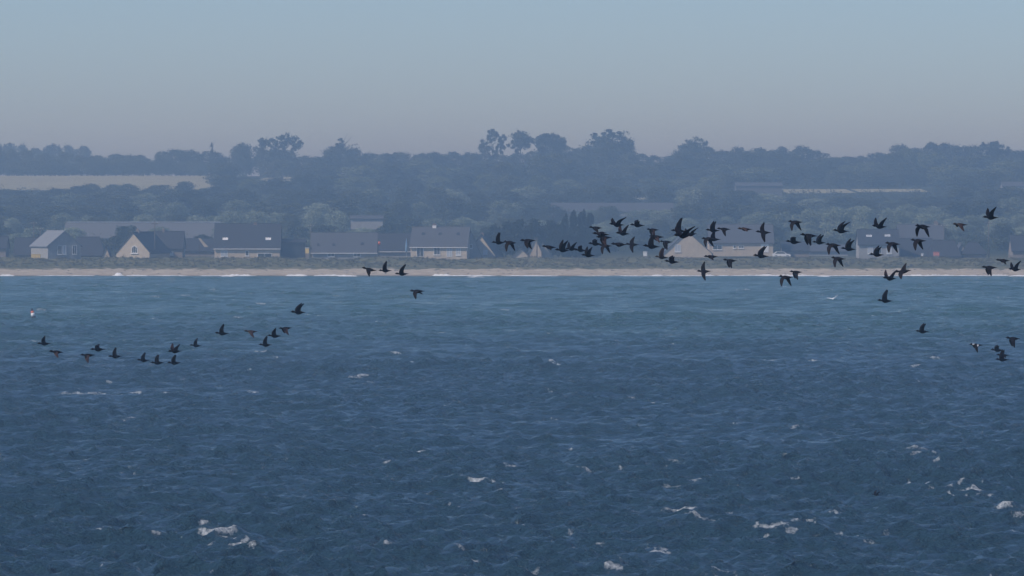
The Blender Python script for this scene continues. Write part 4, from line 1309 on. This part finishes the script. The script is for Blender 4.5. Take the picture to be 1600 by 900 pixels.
POSE.update({'M2': ((74, 50, -.1), (76, 60, .05), 6, 0), 'M3': ((70, 62, -.05), (76, 74, .1), 10, 0), 'D2': ((-20, -60, .2), (5, -20, .1), 14, 0), 'DR': ((-34, -74, .1), (-20, -60, .1), 14, 0),
             'D3': ((-30, -66, .0), (-6, -30, .3), -16, 0), 'DE2': ((-34, -62, .1), (-38, -66, .25), -14, 0), 'UL2': ((58, 60, .35), (66, 66, .2), 14, 0), 'V2': ((40, 52, .2), (44, 54, .0), 28, 0),
             'U3': ((52, 62, .2), (58, 66, .05), 16, 0), 'X2': ((-50, -66, .0), (52, 58, .3), -4, 0), 'UX': ((82, 76, .2), (78, 80, .2), 6, 0), 'D4': ((-20, -64, .05), (16, -14, .2), 8, 0),
             'UL3': ((64, 76, .15), (72, 80, .0), -6, 0), 'HD': ((6, -42, .1), (20, -20, .2), 8, 0), 'X3': ((-64, -72, .05), (72, 80, .05), 0, 0), 'UL4': ((56, 58, .75), (62, 62, .65), 14, 0),
             'U4': ((70, 66, .3), (50, 56, -.1), 20, 0), 'DD2': ((-38, -76, -.05), (-30, -62, .1), -30, 0), 'U5': ((60, 68, .35), (44, 52, -.1), 24, 0), 'UB2': ((70, 56, .25), (76, 62, .3), 6, 0),
             'D5': ((-32, -72, .0), (-5, -35, .1), 10, 0)})
BASEW = {'M2': 'M', 'M3': 'M', 'D2': 'DS', 'DR': 'D', 'D3': 'D', 'DE2': 'DE', 'UL2': 'UL', 'V2': 'V', 'U3': 'U', 'X2': 'X', 'UX': 'UT', 'D4': 'D', 'UL3': 'U', 'HD': 'DS', 'X3': 'X', 'UL4': 'UL',
         'U4': 'U', 'DD2': 'DD', 'U5': 'U', 'UB2': 'UB', 'D5': 'D'}
PATCH = mat('white_wing_patch', (.7, .68, .66), .7, .1, 30)
COL = {'k': ('feather', 'flight', 'black duck'), 'r': ('feather', 'brown_flight', 'dark duck'), 'b': ('brown_feather', 'brown_flight', 'brown duck'),
       'p': ('feather', 'brown_flight', 'dark duck'), 'w': ('feather', 'flight', 'dark duck')}
br = random.Random(77)
for (px, py, ln, pose, colr, pitch, place) in FL:
    near, far, yaw, roll = POSE[pose]
    j = lambda s: br.uniform(-s, s)
    near = (near[0] + j(5), near[1] + j(5), near[2] + j(.05)); far = (far[0] + j(5), far[1] + j(5), far[2] + j(.05))
    yaw_r = rad(yaw + j(4))
    # scoters are all about half a metre long: a longer image means a nearer bird
    LEN = .50 * (1.04 if colr == 'k' else .97)
    D = LEN * math.cos(yaw_r) / ln * FPX
    f, g2, nm = COL[colr]
    me = bird_mesh(near, far, [M[f], M[g2]], wl=(.42 if pose == 'UX' else .35 if pose[0] == 'U' else .34) - (.035 if px < 470 else 0) + j(.02), fat=1.18 + j(.07))
    o = link('duck', me, loc=P(px, py, D))
    sc = LEN / .502
    o.scale = (sc, sc, sc)
    o.rotation_mode = 'XYZ'
    o.rotation_euler = (rad(roll), rad(-pitch), yaw_r)
    if len(('%s, %s, %s' % (nm, WORD[BASEW.get(pose, pose)], place)).split()) > 16: print('LONG', place)
    tag(o, '%s, %s, %s' % (nm, WORD[BASEW.get(pose, pose)], place), 'duck', 'ducks flying low over the water')
    if colr == 'w':
        me.materials.append(PATCH)
        for p_ in me.polygons:
            c = p_.center
            if abs(c.y) > .04 and abs(c.y) + abs(c.z) < .19 and c.x > .02: p_.material_index = 2
            if p_.center.x > -.13 and p_.center.x < -.06 and abs(c.y) < .04 and c.z > 0: p_.material_index = 2

# gull, longer thin wings
gp = on_sea(1301, 467, 1.2)
D = 620.0
gm = bird_mesh((38, 26, .1), (14, 6, .1), [M['white_feather'], M['gull_back']], wl=.78, fat=.9)
gu = link('gull', gm, loc=P(1302, 466.5, D))
gu.rotation_euler = (rad(-4), rad(-34), rad(68)); gu.scale = (1.1, 1.0, 1.1)
tag(gu, 'white gull gliding over the sea well below the beach', 'gull')
# a lone dark bird skimming the troughs
sp_ = on_sea(1369, 773, .45)
sm = bird_mesh((20, 34, .3), (42, 30, .4), [M['feather'], M['flight']], wl=.4)
so = link('duck', sm, loc=sp_); so.rotation_euler = (0, rad(4), rad(12))
tag(so, 'lone dark duck skimming the wave troughs at lower right, left of a whitecap', 'duck', 'ducks flying low over the water')

# ------------------------------------------------------------------ haze
hz = bpy.data.materials.new('haze_air')
hz.use_nodes = True
nt = hz.node_tree
nt.nodes.remove(nt.nodes['Principled BSDF'])
pv = nt.nodes.new('ShaderNodeVolumePrincipled')
pv.inputs['Color'].default_value = (.62, .83, 1.0, 1)
pv.inputs['Absorption Color'].default_value = (1, 1, 1, 1)
pv.inputs['Density'].default_value = .00051
pv.inputs['Anisotropy'].default_value = 0.5
nt.links.new(pv.outputs[0], nt.nodes['Material Output'].inputs['Volume'])
b = MB(); b.box(-3150, 3150, -400, 6150, -6.0, 54.5)
ho = b.build('haze', hz)
tag(ho, 'pale blue sea haze filling the air over water and shore', 'haze', kind='stuff')
